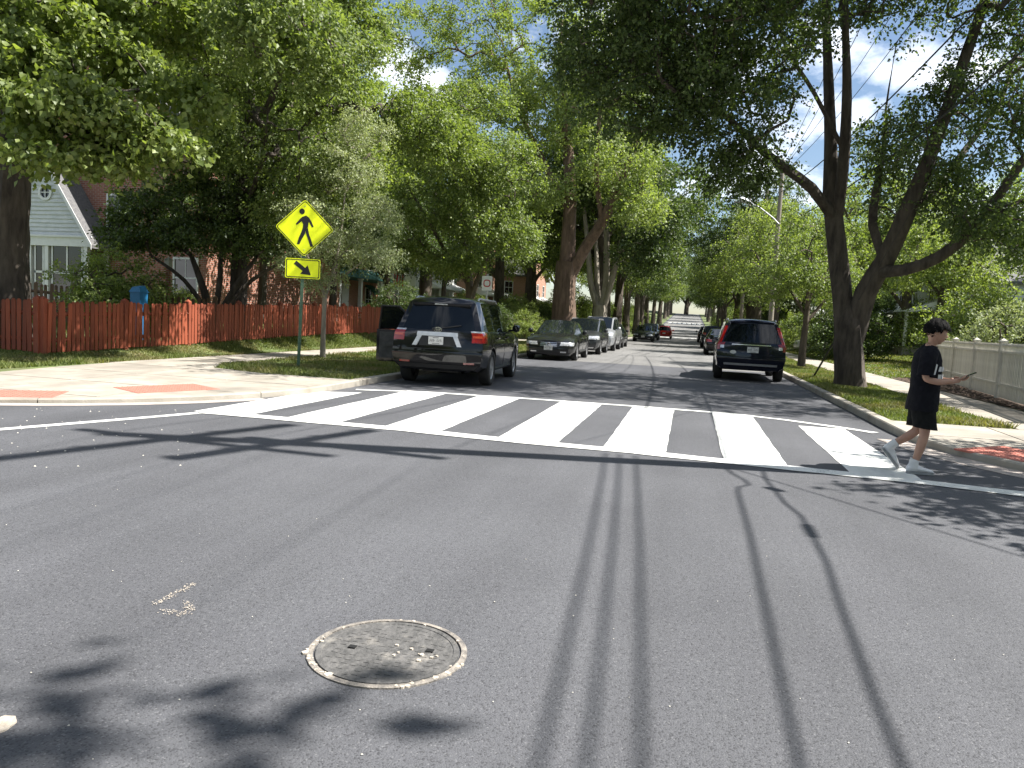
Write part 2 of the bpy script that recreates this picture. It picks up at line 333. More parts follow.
# one sheet of ground out to the horizon
xs = np.unique(np.concatenate([np.linspace(-900,-60,12), np.linspace(-60,-26,12), np.linspace(-26,-11.5,30), [-11.4,-10,-7.5,-6.52,-6.5,-6.45,-6.3], np.linspace(-6,3,4), [3.3,3.45,3.5,3.52,4.5,5.5,7.3], np.linspace(7.5,26,22), np.linspace(26,60,12), np.linspace(60,900,12)]))
ys = np.unique(np.concatenate([[-900,-300,-100,-40,-20,-8,-3,0,4,7,7.45,7.59,7.61,7.8], np.linspace(8,60,53), np.linspace(60,330,60), [400,600,1200]]))
def gz(X, Y):
    return np.where(Y > 7.6, yard(X, np.minimum(Y, 330)), -.12)
structure(grid('ground', xs, ys, gz, M['soil']))

# the asphalt: one sheet under the kerbs
ry = np.concatenate([np.linspace(-60,7,8), np.linspace(8,60,27), np.linspace(63,330,60)])
road = grid('road', np.linspace(-11.3, 8.2, 14), ry, lambda X, Y: hill(Y)+0*X, M['road'])
# beyond the corner the old surface of the street starts where the new overlay ends
structure(road)
m = MB()
for a, b in ((-160, -11.3), (8.2, 160)): m.add([(a,-2.6,0),(b,-2.6,0),(b,7.6,0),(a,7.6,0)], [(0,1,2,3)])
structure(m.build('cross_street', M['road']))
yy = np.concatenate([np.linspace(27.5, 60, 14), np.linspace(64, 330, 50)])
structure(grid('street_surface', np.linspace(KL+.02, KR-.02, 5), yy, lambda X, Y: hill(Y)+.004+0*X, M['road_old']))

# ---------------------------------------------------------------- kerbs, gutters, pavement slabs
def arc(c, a0, a1, r, n=14): return [(c[0]+r*math.cos(R(a0+(a1-a0)*i/n)), c[1]+r*math.sin(R(a0+(a1-a0)*i/n))) for i in range(n+1)]
def off_path(path, d):
    out = []
    for i, p in enumerate(path):
        a = path[max(i-1,0)]; b = path[min(i+1,len(path)-1)]; tx, ty = b[0]-a[0], b[1]-a[1]; l = math.hypot(tx,ty)
        out.append((p[0]-ty/l*d, p[1]+tx/l*d))
    return out
def resample(path, step):
    P = [Vector((p[0],p[1],0)) for p in path]; out = [P[0].copy()]; acc = 0
    for a, b in zip(P, P[1:]):
        d = (b-a).length; t = step-acc
        while t < d: out.append(a+(b-a)*(t/d)); t += step
        acc = (acc+d) % step
    out.append(P[-1]); return [(p.x,p.y) for p in out]
left_path = [(-60,7.4),(-30,7.4),(-18,7.4)] + arc(CRN_L, -90, 0, CRN_L[2]) + [(KL,y) for y in (20,30,40,50,60,80,102)]
right_path = [(KR,y) for y in (102,80,60,50,40,30,20)] + arc(CRN_R, 180, 270, CRN_R[2]) + [(14,7.0),(30,7.0),(60,7.0)]
left_path = [(x,y) for x,y in left_path]
def kerb_run(name, path, side, zfun):
    """kerb stones with joints between them, each a piece of the kerb"""
    path = resample(path, .5); root = None; inner = off_path(path, side*.16)
    pieces = []; seg = 6
    rootmb = MB()
    i = 0; k = 0
    holder = None
    while i < len(path)-1:
        j = min(i+seg, len(path)-1); mb = MB()
        for q in range(i, j):
            a, b, c, d = path[q], path[q+1], inner[q+1], inner[q]
            za, zb = zfun(*a), zfun(*b)
            if q == j-1: b = (a[0]+(b[0]-a[0])*.975, a[1]+(b[1]-a[1])*.975); c = (d[0]+(c[0]-d[0])*.975, d[1]+(c[1]-d[1])*.975)
            h0, h1 = float(hill(a[1])), float(hill(b[1]))
            sgn = .018
            def lerp(p, q_, t): return (p[0]+(q_[0]-p[0])*t, p[1]+(q_[1]-p[1])*t)
            a2, b2 = lerp(a,d,.1), lerp(b,c,.1)
            mb.add([(a[0],a[1],h0-.05),(b[0],b[1],h1-.05),(b[0],b[1],h1+zb-sgn),(a[0],a[1],h0+za-sgn),(a2[0],a2[1],h0+za),(b2[0],b2[1],h1+zb),(c[0],c[1],h1+zb),(d[0],d[1],h0+za),(c[0],c[1],h1-.05),(d[0],d[1],h0-.05)],
                   [(0,1,2,3),(3,2,5,4),(4,5,6,7),(7,6,8,9),(0,3,4,7,9),(1,8,6,5,2)])
        pieces.append(mb); i = j
    holder = structure(pieces[0].build(name, M['kerb']))
    for p in pieces[1:]: p.build('kerb_stone', M['kerb'], holder)
    return holder
def zcorner(x, y):
    return .055 + (PZ-.002-.055)*min(1,max(0,(y-(8.0 if x < 0 else 7.4))/(13.35-8.0)))
def ramp_h(x, y, cs):
    z = PZ
    for (cx, cy, r) in cs:
        d = math.hypot(x-cx, y-cy); z = min(z, .035 + (PZ-.035)*float(ss(r, r+.7, d)))
    return z
ramps = [(-7.3,8.8,.6),(-9.0,7.7,.5),(4.0,9.2,.8)]
zk = lambda x, y: (zcorner(x, y)+.004 if y < 13.3 else PZ)
kerb_run('kerb_left', left_path, 1, zk); kerb_run('kerb_right', right_path, 1, zk)
def gutter(name, path, w0, w1, z):
    a = resample(path, .5); b = off_path(a, -w1); mb = MB()
    for q in range(len(a)-1):
        mb.add([(a[q][0],a[q][1],z),(a[q+1][0],a[q+1][1],z),(b[q+1][0],b[q+1][1],z),(b[q][0],b[q][1],z)], [(0,1,2,3)])
    return structure(mb.build(name, M['gutter']))
gutter('gutter_left', [(-60,7.4),(-18,7.4)]+arc(CRN_L,-90,-22,CRN_L[2]), 0, .28, .005)
gutter('gutter_right', arc(CRN_R,186,270,CRN_R[2])+[(30,7.0)], 0, .42, .005)

def cornerpoly_left(inset):
    x = KL-inset; r = CRN_L[2]-inset
    return [(-60,7.4+inset)] + arc(CRN_L,-90,0,r,20) + [(x,110),(-60,110)]
def cornerpoly_right(inset):
    r = CRN_R[2]-inset
    return [(KR+inset,110)] + arc(CRN_R,180,270,r,20) + [(60,7.0+inset),(60,110)]
def slab(parent, poly, zt, mat, name='slab', th=.1, zf=None):
    if len(poly) < 3: return None
    mb = MB(); n = len(poly)
    zz = [(zf(x,y) if zf else zt)+float(hill(y)) for x,y in poly]
    mb.add([(x,y,z) for (x,y),z in zip(poly,zz)]+[(x,y,z-th) for (x,y),z in zip(poly,zz)], [tuple(range(n))]+[(i,(i+1)%n,n+(i+1)%n,n+i) for i in range(n)])
    return mb.build(name, mat, parent)
def pz(x, y): return zcorner(x, y)
def slabs(name, x0, x1, y0, y1, dx, dy, conv, skip=None, zf=None):
    root = None; g = .014
    nx = max(1, round((x1-x0)/dx)); ny = max(1, round((y1-y0)/dy))
    for j in range(ny):
        for i in range(nx):
            a, b = x0+(x1-x0)*i/nx, x0+(x1-x0)*(i+1)/nx; c, d = y0+(y1-y0)*j/ny, y0+(y1-y0)*(j+1)/ny
            if skip and skip((a+b)/2, (c+d)/2): continue
            poly = [(a+g,c+g),(b-g,c+g),(b-g,d-g),(a+g,d-g)]
            # extra vertices so that ramps can dip
            if zf:
                e = []
                for q in range(4):
                    p, p2 = poly[q], poly[(q+1)%4]; e += [p, ((p[0]+p2[0])/2,(p[1]+p2[1])/2)]
                poly = e
            poly = clip(poly, conv) if conv else poly
            if len(poly) < 3: continue
            o = slab(root, poly, PZ-.002, M['concrete'], 'slab' if root else name, zf=zf)
            if root is None: root = structure(o)
    return root
cl_ = cornerpoly_left(.165); cr_ = cornerpoly_right(.165)
# left corner apron: everything in front of the planting strip
slabs('pavement_left_corner', -13.2, -6.0, 7.4, 13.4, 1.8, 1.5, cl_, skip=lambda x, y: x < -11.4 and y > 10.4, zf=pz)
slabs('pavement_left_side', -30, -13.2, 7.4, 10.6, 1.8, 1.6, cl_)
slabs('sidewalk_left', -11.5, -10.0, 13.4, 98, 1.5, 1.5, None, skip=lambda x, y: False)
slabs('pavement_right_corner', 3.0, 9.0, 7.0, 13.0, 1.5, 1.5, cr_, zf=pz)
slabs('sidewalk_right', 4.95, 6.35, 13.0, 98, 1.4, 1.5, None)
slabs('pavement_right_side', 9.0, 30, 7.0, 10.0, 1.8, 1.5, cr_)
# lawns lie on the ground sheet between kerb and sidewalk
def lawn(name, x0, x1, y0, y1, conv=None, z=PZ-.012, nx=2, ny=30, poly=None):
    mb = MB()
    if poly: mb.add([(x,y,z+float(hill(y))) for x,y in poly], [tuple(range(len(poly)))])
    else:
        for j in range(ny):
            c, d = y0+(y1-y0)*j/ny, y0+(y1-y0)*(j+1)/ny
            p = [(x0,c),(x1,c),(x1,d),(x0,d)]
            mb.add([(x,y,z+float(hill(y))) for x,y in p], [(0,1,2,3)])
    return structure(mb.build(name, M['soil']))
lawn('planting_strip_left', -10.0, KL-.16, 15.2, 98, poly=None)
lawn('planting_strip_left_end', 0,0,0,0, poly=[(-6.17,13.42),(-6.17,15.2),(-10.0,15.2),(-9.4,13.9),(-7.9,13.42)])
lawn('planting_strip_right', KR+.16, 4.95, 13.0, 98)
# concrete apron left of the strip's rounded end
mb = MB(); mb.add([(-10.0,13.41,PZ-.007),(-7.9,13.41,PZ-.007),(-9.4,13.9,PZ-.007),(-10.0,15.2,PZ-.007)], [(0,1,2,3)])
structure(mb.build('pavement_wedge', M['concrete']))

# red panels let into the ramps
def panel(name, c, ang, w, d, label):
    mb = MB(); ca, sa = math.cos(ang), math.sin(ang)
    P = []
    for u, v in ((-w/2,-d/2),(w/2,-d/2),(w/2,d/2),(-w/2,d/2)): P.append((c[0]+u*ca-v*sa, c[1]+u*sa+v*ca))
    zs = [pz(*p)+.006 for p in P]
    mb.add([(x,y,z) for (x,y),z in zip(P,zs)]+[(x,y,z-.02) for (x,y),z in zip(P,zs)], [(0,1,2,3),(0,1,5,4),(1,2,6,5),(2,3,7,6),(3,0,4,7)])
    root = tag(mb.build(name, M['red_panel']), label, 'tactile paving')
    dm = MB()
    nu, nv = int(w/.075), int(d/.075)
    for i in range(nu):
        for j in range(nv):
            u, v = -w/2+(i+.5)*w/nu, -d/2+(j+.5)*d/nv
            s, t = (i+.5)/nu, (j+.5)/nv
            x, y = c[0]+u*ca-v*sa, c[1]+u*sa+v*ca
            z = (zs[0]*(1-s)+zs[1]*s)*(1-t)+(zs[3]*(1-s)+zs[2]*s)*t
            vs = [(x+r_*math.cos(k*math.pi/3), y+r_*math.sin(k*math.pi/3), z+h) for r_, h in ((.016,0),(.011,.006)) for k in range(6)]
            dm.add(vs, [(k,(k+1)%6,6+(k+1)%6,6+k) for k in range(6)]+[tuple(range(6,12))])
    tag(dm.build('dome', M['red_panel'], root), kind='stuff')
panel('tactile_panel', (-7.72,10.25), R(62), 1.25, .85, 'faded red paving panel on the left corner ramp beside the crosswalk')
panel('tactile_panel', (-8.85,8.55), R(28), 1.2, .75, 'faded red paving panel at the left edge of the photo')
panel('tactile_panel', (4.0,10.1), R(-52), 1.25, .95, 'red paving panel on the right corner behind the walking person')

# ---------------------------------------------------------------- grass blades
def blades(name, n, xr, yr, keep, h, seed, w=.012):
    rng = np.random.default_rng(seed); x = rng.uniform(*xr, n); y = rng.uniform(*yr, n); k = keep(x, y); x, y = x[k], y[k]; n = len(x)
    inn = (x > -10.01) & (x < 4.95); z = np.where(inn, PZ-.012+hill(y), yard(x, y))
    hh = h*rng.uniform(.5,1.3,n)*(0.75+.5*np.sin(x*1.7+y*.9)*np.sin(y*1.3-x*.6)); a = rng.uniform(0,6.28,n); l = rng.normal(0,.5,(n,2))*hh[:,None]
    ww = w*rng.uniform(.7,1.6,n)*(1+np.maximum(0,(y-20)/20))
    p0 = np.stack([x-np.cos(a)*ww, y-np.sin(a)*ww, z],1); p1 = np.stack([x+np.cos(a)*ww, y+np.sin(a)*ww, z],1); p2 = np.stack([x+l[:,0], y+l[:,1], z+hh],1)
    v = np.stack([p0,p1,p2],1).reshape(-1,3); f = np.arange(3*n).reshape(n,3)
    return link(name, fast_mesh(name, v, f, M['grass']))
g = blades('grass', 60000, (-10,-6.17), (13.4,45), lambda x,y: (y > 15.2) | ((y > 13.45) & (x > np.interp(y,[13.42,13.9,15.2],[-7.9,-9.4,-10]))), .085, 1); tag(g, 'short grass on the planting strip below the yellow sign', 'grass', kind='stuff')
g = blades('grass', 210000, (-16,-11.45), (10.45,45), lambda x,y: ((y > 13.2) & (x > -12.9)) | ((y < 13.4) & ((x < -11.5) & (y > 10.5))), .09, 2); tag(g, 'sunlit grass bank in front of the red fence', 'grass', kind='stuff')
g = blades('grass', 55000, (-30,-12.7), (10.8,50), lambda x,y: y > 10.8, .10, 3, .02); tag(g, 'grass of the yards behind the red fence', 'grass', kind='stuff')
g = blades('grass', 60000, (3.17,4.93), (13.05,50), lambda x,y: y > 0, .08, 4); tag(g, 'grass on the strip around the big forked tree', 'grass', kind='stuff')
g = blades('grass', 80000, (6.37,22), (13.2,60), lambda x,y: (x > 7.9) | (y > 26.6), .085, 5, .018); tag(g, 'bright lawn behind the sidewalk on the right', 'grass', kind='stuff')

# ---------------------------------------------------------------- painted markings and the road's furniture
def strip(mb, pts, z=.004): mb.add([(x,y,z) for x,y in pts], [tuple(range(len(pts)))])
rng = random.Random(4)
cw = thing('crosswalk', 'white ladder crosswalk painted across the street in the middle of the photo', 'crosswalk', (0,0,0))
def ragged(poly, step=.3, amp=.006):
    out = []
    for i, p in enumerate(poly):
        q = poly[(i+1)%len(poly)]; d = math.hypot(q[0]-p[0], q[1]-p[1]); n = max(1,int(d/step))
        for k in range(n): t = k/n; out.append((p[0]+(q[0]-p[0])*t+rng.uniform(-amp,amp), p[1]+(q[1]-p[1])*t+rng.uniform(-amp,amp)))
    return out
YF, YB = 8.55, 13.25
stripes = [(-6.2,-5.45,12.35),(-4.95,-4.2,YB),(-3.6,-2.86,YB),(-2.12,-1.4,YB),(-.87,-.17,YB),(.45,1.1,YB),(1.7,2.36,12.3)]
for a, b, ye in stripes:
    m_ = MB(); y0 = float(np.interp((a+b)/2,[-6.05,-5,-3.3,-1.9,-.44,1.2,2.2],[8.76,8.76,8.72,8.58,8.53,8.33,8.22]))
    ye2 = min(ye,YB+.02); strip(m_, ragged([(a,y0),(b,y0),(b,ye2),(a,ye2-(0 if ye==YB else .35*(a < 0)))])); m_.build('painted_bar', M['paint'], cw)
def line(pts, w, name='edge_line'):
    pts = resample(pts, .25); w2 = [w/2+rng.uniform(-.012,.012) for _ in pts]; m_ = MB()
    lo = [off_path(pts,-w2[i])[i] for i in range(len(pts))]; hi = [off_path(pts,w2[i])[i] for i in range(len(pts))]
    for q in range(len(pts)-1): strip(m_, [lo[q],lo[q+1],hi[q+1],hi[q]], .008)
    return m_.build(name, M['paint'], cw)
fr = [(-6.05,8.76),(-5,8.76),(-3.3,8.72),(-1.9,8.58),(-.44,8.53),(1.2,8.33),(2.2,8.22),(3.4,7.95)]
line([(x,y) for x,y in fr], .27)
line([(-5.75,12.75),(-4.6,13.18),(-3,13.33),(-.76,13.38),(.8,13.3),(1.6,12.95),(2.35,12.45),(2.75,12.1)], .17)
sl = thing('stop_line', 'thin white line curving off to the left edge of the photo', 'road marking', (0,0,0))
m_ = MB(); pts = [(-6.06,8.66),(-6.35,7.85),(-6.7,6.95),(-7.1,5.9),(-7.6,4.4)]; lo = off_path(pts,-.07); hi = off_path(pts,.07)
for q in range(len(pts)-1): strip(m_, [lo[q],lo[q+1],hi[q+1],hi[q]])
m_.build('painted_line', M['paint'], sl)
# the far crosswalk
fc = thing('far_crosswalk', 'distant white zebra bars across the street by the red car', 'crosswalk')
for r_ in range(2):
    for i in range(8):
        x0 = KL+.5+i*1.08+r_*.3; y0 = 101.0+r_*3.0; h0 = .012
        m_ = MB(); m_.add([(x0,y0,h0),(x0+.7,y0,h0),(x0+.7,y0+2.2,h0+float(hill(y0+2.2))),(x0,y0+2.2,h0+float(hill(y0+2.2)))], [(0,1,2,3)]); m_.build('painted_bar', M['paint'], fc)
fc2 = thing('hill_crosswalk', 'tiny pale bars crossing the road where it climbs far away', 'crosswalk')
for i in range(7):
    x0 = KL+.5+i*1.2; y0 = 196.0; m_ = MB(); m_.add([(x0,y0,float(hill(y0))+.02),(x0+.85,y0,float(hill(y0))+.02),(x0+.85,y0+9,float(hill(y0+9))+.02),(x0,y0+9,float(hill(y0+9))+.02)], [(0,1,2,3)]); m_.build('painted_bar', M['paint'], fc2)

# manhole
M['rim_worn'] = pmat('worn_rim', (.085,.08,.078), (.36,.32,.27), 14, .9, .5, 60, detail=8)
mh = thing('manhole', 'round cast iron manhole cover with chipped beige rim in the near road', 'manhole cover', (-1.13,2.91,0))
MR = .30
m_ = MB(); m_.lathe([(MR+.028,-.02),(MR+.028,.006),(MR+.004,.008),(MR+.004,-.02)], 64); m_.build('rim', M['rim_worn'], mh, True)
m_ = MB(); m_.lathe([(0.0005,.004),(MR-.03,.004),(MR-.028,.007),(MR-.006,.007),(MR-.003,-.015)], 64); m_.build('cover', M['iron'], mh, True)
tr = MB()
rr = random.Random(2)
for i in range(-6,7):
    for j in range(-6,7):
        x, y = i*.04, j*.04
        if math.hypot(x,y) < MR-.045 and rr.random() < .8 and abs(math.hypot(x,y)-.10) > .012: tr.cbox((x,y,.0045), (.026,.012 if (i+j)%2 else .026,.0025))
tag(tr.build('tread_block', M['iron'], mh), kind='stuff')
for x, y in ((-.15,-.02),(.165,.05)):
    m_ = MB(); m_.cbox((x,y,.0085), (.032,.026,.003)); m_.build('pick_hole', M['black'], mh)
for i in range(46):
    a = rr.choice([rr.uniform(R(150),R(250)), rr.uniform(R(-70),R(0)), rr.uniform(0,6.28)]); r_ = MR+.015+rr.gauss(0,.010); w = rr.uniform(.003,.012)*(1.8 if rr.random() < .15 else 1); n = 7
    P = [(r_*math.cos(a)+w*(1.5-rr.random())*math.cos(k*6.283/n)*.8, r_*math.sin(a)+w*(1.5-rr.random())*math.sin(k*6.283/n)*.8) for k in range(n)]
    m_ = MB(); m_.prism(P, .0, .0083+.00001*i); m_.build('paint_chip', M['chip'], mh)
for i in range(9):
    x, y = rr.gauss(.14,.05), rr.gauss(.0,.05); w = rr.uniform(.003,.010); P = [(x+w*rr.uniform(.6,1.3)*math.cos(k*1.05), y+w*rr.uniform(.6,1.3)*math.sin(k*1.05)) for k in range(6)]
    m_ = MB(); m_.prism(P, .004, .0102); m_.build('paint_chip', M['chip'], mh)

def at_g(px, py):
    r = CAM_M @ np.array([(px-512)/769.0, (py-384)/769.0, 1.0]); s = -CAM_H/r[2]; return (r[0]*s, r[1]*s)
# old scraped paint marks left on the asphalt
def scrape(name, pix, w, label, seed):
    r2 = random.Random(seed); m_ = MB(); P = [at_g(*p) for p in pix]; Q = resample(P, .018)
    for x, y in Q:
        for _ in range(11):
            cx, cy, s = x+r2.gauss(0,w), y+r2.gauss(0,w), r2.uniform(.001,.004); k0 = r2.random()
            m_.add([(cx+s*r2.uniform(.6,1.4)*math.cos(k0+k*1.257), cy+s*r2.uniform(.6,1.4)*math.sin(k0+k*1.257), .0035+r2.random()*.001) for k in range(5)], [(0,1,2,3,4)])
    return tag(m_.build(name, M['chip'], fix=False), label, 'paint mark', kind='stuff')
scrape('paint_scrape', [(156,604),(172,596),(192,585)], .012, 'faint beige scrape on the asphalt left of the manhole, upper stroke', 1)
scrape('paint_scrape', [(163,611),(180,615),(189,612),(188,603)], .014, 'faint beige hook-shaped scrape left of the manhole, lower stroke', 2)
m_ = MB(); c = at_g(-6,728); P = [(c[0]+.05*math.cos(k*.7)*(1+.2*math.sin(k*3)), c[1]+.075*math.sin(k*.7)) for k in range(9)]; m_.prism(P, 0, .005); tag(m_.build('paint_patch', M['chip']), 'beige patch on the asphalt at the lower left edge', 'paint mark')
# scattered litter and stones
r3 = random.Random(9); m_ = MB()
for i in range(150):
    if i < 55: px, py = r3.uniform(0,200), r3.uniform(408,470)
    else: px, py = r3.uniform(0,1024), 420+340*r3.random()**1.6
    x, y = at_g(px, py); s = r3.uniform(.002,.005) if i >= 55 else r3.uniform(.005,.013); a = r3.uniform(0,6.28)
    v = [(x+s*r3.uniform(.6,1.3)*math.cos(a+k*1.57), y+s*r3.uniform(.6,1.3)*math.sin(a+k*1.57), .003) for k in range(4)]+[(x,y,.003+s*.7)]
    m_.add(v, [(0,1,4),(1,2,4),(2,3,4),(3,0,4)])
tag(m_.build('litter', M['debris'], fix=False), 'tiny pale stones and litter scattered on the asphalt', 'litter', kind='stuff')
# ================================================================ BUILDINGS
def window_unit(parent, c, w, h, face, frame=M['white_trim'], awning=None, cols=2, rows=2, depth=.06):
    """face: 'S' looks towards -Y, 'E' towards +X, 'W' towards -X"""
    rz = {'S': 0, 'E': math.pi/2, 'W': -math.pi/2}[face]; rot = Matrix.Rotation(rz, 3, 'Z'); c = Vector(c); t = .07
    def T(mb, name, mat, par):
        mb.v = [tuple(rot @ Vector(p) + c) for p in mb.v]; return mb.build(name, mat, par)
    f = MB()
    f.box((-w/2-t,-depth,-h/2-t),(-w/2,.02,h/2+t)).box((w/2,-depth,-h/2-t),(w/2+t,.02,h/2+t)).box((-w/2,-depth,h/2),(w/2,.02,h/2+t)).box((-w/2-.04,-depth-.05,-h/2-t-.03),(w/2+.04,.02,-h/2-.002))
    f.box((-w/2,-depth+.015,-.025),(w/2,.0,.025))
    for i in range(1, cols): f.box((-w/2+w*i/cols-.012,-depth+.025,-h/2),(-w/2+w*i/cols+.012,-.005,-.026)).box((-w/2+w*i/cols-.012,-depth+.025,.026),(-w/2+w*i/cols+.012,-.005,h/2))
    o = T(f, 'window', frame, parent)
    p = MB(); p.box((-w/2,-.02,-h/2),(w/2,-.012,h/2)); T(p, 'pane', M['window'], o)
    if awning:
        a = MB(); a.prism([(-.02,h/2+.25),(-.7,h/2-.25),(-.7,h/2-.4),(-.68,h/2-.4),(-.66,h/2-.28),(-.02,h/2+.2)], -w/2-.15, w/2+.15, 'x'); T(a, 'awning', awning, o)
    return o
def gable_roof(parent, x0, x1, y0, y1, ez, rz_, along, mat, oh=.4, th=.16):
    mb = MB()
    if along == 'y':
        xm = (x0+x1)/2; s = (rz_-ez)/((x1-x0)/2); a = x0-oh; b = x1+oh
        prof = [(a, ez-oh*s),(xm,rz_),(b,ez-oh*s),(b,ez-oh*s+th),(xm,rz_+th),(a,ez-oh*s+th)]
        mb.prism(prof, y0-oh, y1+oh, 'y')
    else:
        ym = (y0+y1)/2; s = (rz_-ez)/((y1-y0)/2); a = y0-oh; b = y1+oh
        prof = [(a, ez-oh*s),(ym,rz_),(b,ez-oh*s),(b,ez-oh*s+th),(ym,rz_+th),(a,ez-oh*s+th)]
        mb.prism(prof, x0-oh, x1+oh, 'x')
    return mb.build('roof', mat, parent)
def walls(parent, x0, x1, y0, y1, z0, ez, rz_, along, mat):
    mb = MB()
    if along == 'y':
        xm = (x0+x1)/2; prof = [(x0,z0),(x1,z0),(x1,ez),(xm,rz_-.01),(x0,ez)]; mb.prism(prof, y0, y1, 'y')
    else:
        ym = (y0+y1)/2; prof = [(y0,z0),(y1,z0),(y1,ez),(ym,rz_-.01),(y0,ez)]; mb.prism(prof, x0, x1, 'x')
    return mb.build('wall', mat, parent)
def house(name, label, x0, x1, y0, y1, z0, ez, rz_, along, wm, rm, front, porch=None, dormer=False, awn=None, chimney=True):
    t = thing(name, label, 'house', ((x0+x1)/2, (y0+y1)/2, 0)); inv = Vector(t.location)
    w = walls(t, x0-inv.x, x1-inv.x, y0-inv.y, y1-inv.y, z0, ez, rz_, along, wm); X0,X1,Y0,Y1 = x0-inv.x,x1-inv.x,y0-inv.y,y1-inv.y
    r_ = gable_roof(t, X0, X1, Y0, Y1, ez, rz_, along, rm)
    if chimney:
        c = MB(); c.box((X0+.6,-.5,ez),(X0+1.5,.4,rz_+1.1)); c.box((X0+.5,-.6,rz_+1.1),(X0+1.6,.5,rz_+1.25)); c.build('chimney', wm, r_)
    fx = X1 if front == 'E' else X0; n = 3; L_ = Y1-Y0
    for fl in range(2):
        for k in range(n):
            yy = Y0+L_*(k+.5)/n
            if fl == 0 and k == 1: continue
            window_unit(t, (fx+(.0 if front=='E' else 0), yy, z0+1.55+fl*2.75), 1.0, 1.45, front, awning=awn)
        for k in range(2):
            window_unit(t, (X0+(X1-X0)*(k+.5)/2, Y0, z0+1.6+fl*2.75), .95, 1.4, 'S')
    sg = 1 if front == 'E' else -1
    d = MB(); d.box((min(fx,fx+sg*.06),-.5,z0+.3),(max(fx,fx+sg*.06),.5,z0+2.4)); dd = d.build('door', M['white_trim'], t)
    k = MB(); k.cbox((fx+sg*.09,.38,z0+1.3),(.05,.06,.06)); k.build('door_handle', M['galv'], dd)
    if porch:
        pw = 1.9; a, b = sorted((fx, fx+sg*pw)); L2 = L_*.42
        p = MB(); p.box((a,-L2,z0-.4),(b,L2,z0+.3)); p.build('porch_floor', M['concrete'], t)
        for yy in (-L2+.15,-L2*.33,L2*.33,L2-.15):
            p = MB(); xx = fx+sg*(pw-.15); p.box((xx-.1,yy-.1,z0+.3),(xx+.1,yy+.1,z0+2.7)); p.box((xx-.14,yy-.14,z0+2.62),(xx+.14,yy+.14,z0+2.7)); p.build('column', M['white_trim'], t)
        p = MB(); a2, b2 = sorted((fx, fx+sg*(pw+.25)))
        if sg > 0: p.add([(a2,-L2-.3,z0+3.5),(a2,L2+.3,z0+3.5),(b2,-L2-.3,z0+2.7),(b2,L2+.3,z0+2.7),(a2,-L2-.3,z0+2.7),(a2,L2+.3,z0+2.7)], [(0,1,3,2),(4,5,3,2),(0,4,2),(1,5,3)])
        else: p.add([(b2,-L2-.3,z0+3.5),(b2,L2+.3,z0+3.5),(a2,-L2-.3,z0+2.7),(a2,L2+.3,z0+2.7),(b2,-L2-.3,z0+2.7),(b2,L2+.3,z0+2.7)], [(0,1,3,2),(4,5,3,2),(0,4,2),(1,5,3)])
        p.build('porch_roof', porch, t)
    return t

# the corner house: brick, with a white clapboard porch whose gable faces the cross street
PY = 24.0
pl, pr = at(-4,270,PY).x, at(90,270,PY).x; fz = at(90,301,PY).z; ezp = at(90,238,PY).z; apz = at(44,150,PY).z; pm = (pl+pr)/2
bx1 = at(206,270,25.0).x
hs = thing('corner_house', 'brick house with white clapboard porch gable behind the red fence, far left', 'house', (pm, PY, 0))
def HB(mb, name, mat, par=hs, **k):
    mb.v = [(x-pm, y-PY, z) for x,y,z in mb.v]; return mb.build(name, mat, par, **k)
m_ = MB(); m_.prism([(bx1-11.0,.4),(bx1,.4),(bx1,7.4),(bx1-5.5,10.6),(bx1-11.0,7.4)], 25.0, 36, 'y'); HB(m_, 'wall', M['brick'])
m_ = MB(); s_ = 3.2/5.5; m_.prism([(bx1-11.5,7.4-.5*s_),(bx1-5.5,10.6),(bx1+.5,7.4-.5*s_),(bx1+.5,7.6-.5*s_),(bx1-5.5,10.8),(bx1-11.5,7.6-.5*s_)], 24.5, 36.5, 'y'); HB(m_, 'roof', M['roof_grey'])
for (px, py, w, h) in ((186,278,.9,1.35),(120,215,.95,1.4)):
    p = at(px,py,25.0); window_unit(hs, (p.x-pm, 25.0-PY, p.z), w, h, 'S', cols=2)
# porch: base, posts, window walls, clapboarded gable
m_ = MB(); m_.box((pl-.1,PY-.1,.3),(pr+.1,24.99,fz)); HB(m_, 'porch_base', M['brick'])
m_ = MB(); m_.box((pl-.05,PY-.02,ezp-.32),(pr+.05,PY+.16,ezp)); m_.box((pr-.13,PY+.16,ezp-.32),(pr+.05,24.99,ezp)); m_.box((pl-.05,PY+.16,ezp-.32),(pl+.13,24.99,ezp)); HB(m_, 'beam', M['white_trim'])
m_ = MB(); m_.box((pl-.12,PY-.08,ezp),(pr+.12,PY+.0,ezp+.07)); HB(m_, 'cornice', M['white_trim'])
def post(x, y, w=.16): q = MB(); q.box((x-w/2,y-w/2,fz),(x+w/2,y+w/2,ezp-.321)); q.box((x-w/2-.03,y-w/2-.03,fz),(x+w/2+.03,y+w/2+.03,fz+.12)); HB(q, 'column', M['white_trim'])
for px in (5,29,46,85): post(at(px,270,PY).x+.0, PY+.09)
post(pr-.04,PY+.85,.13)
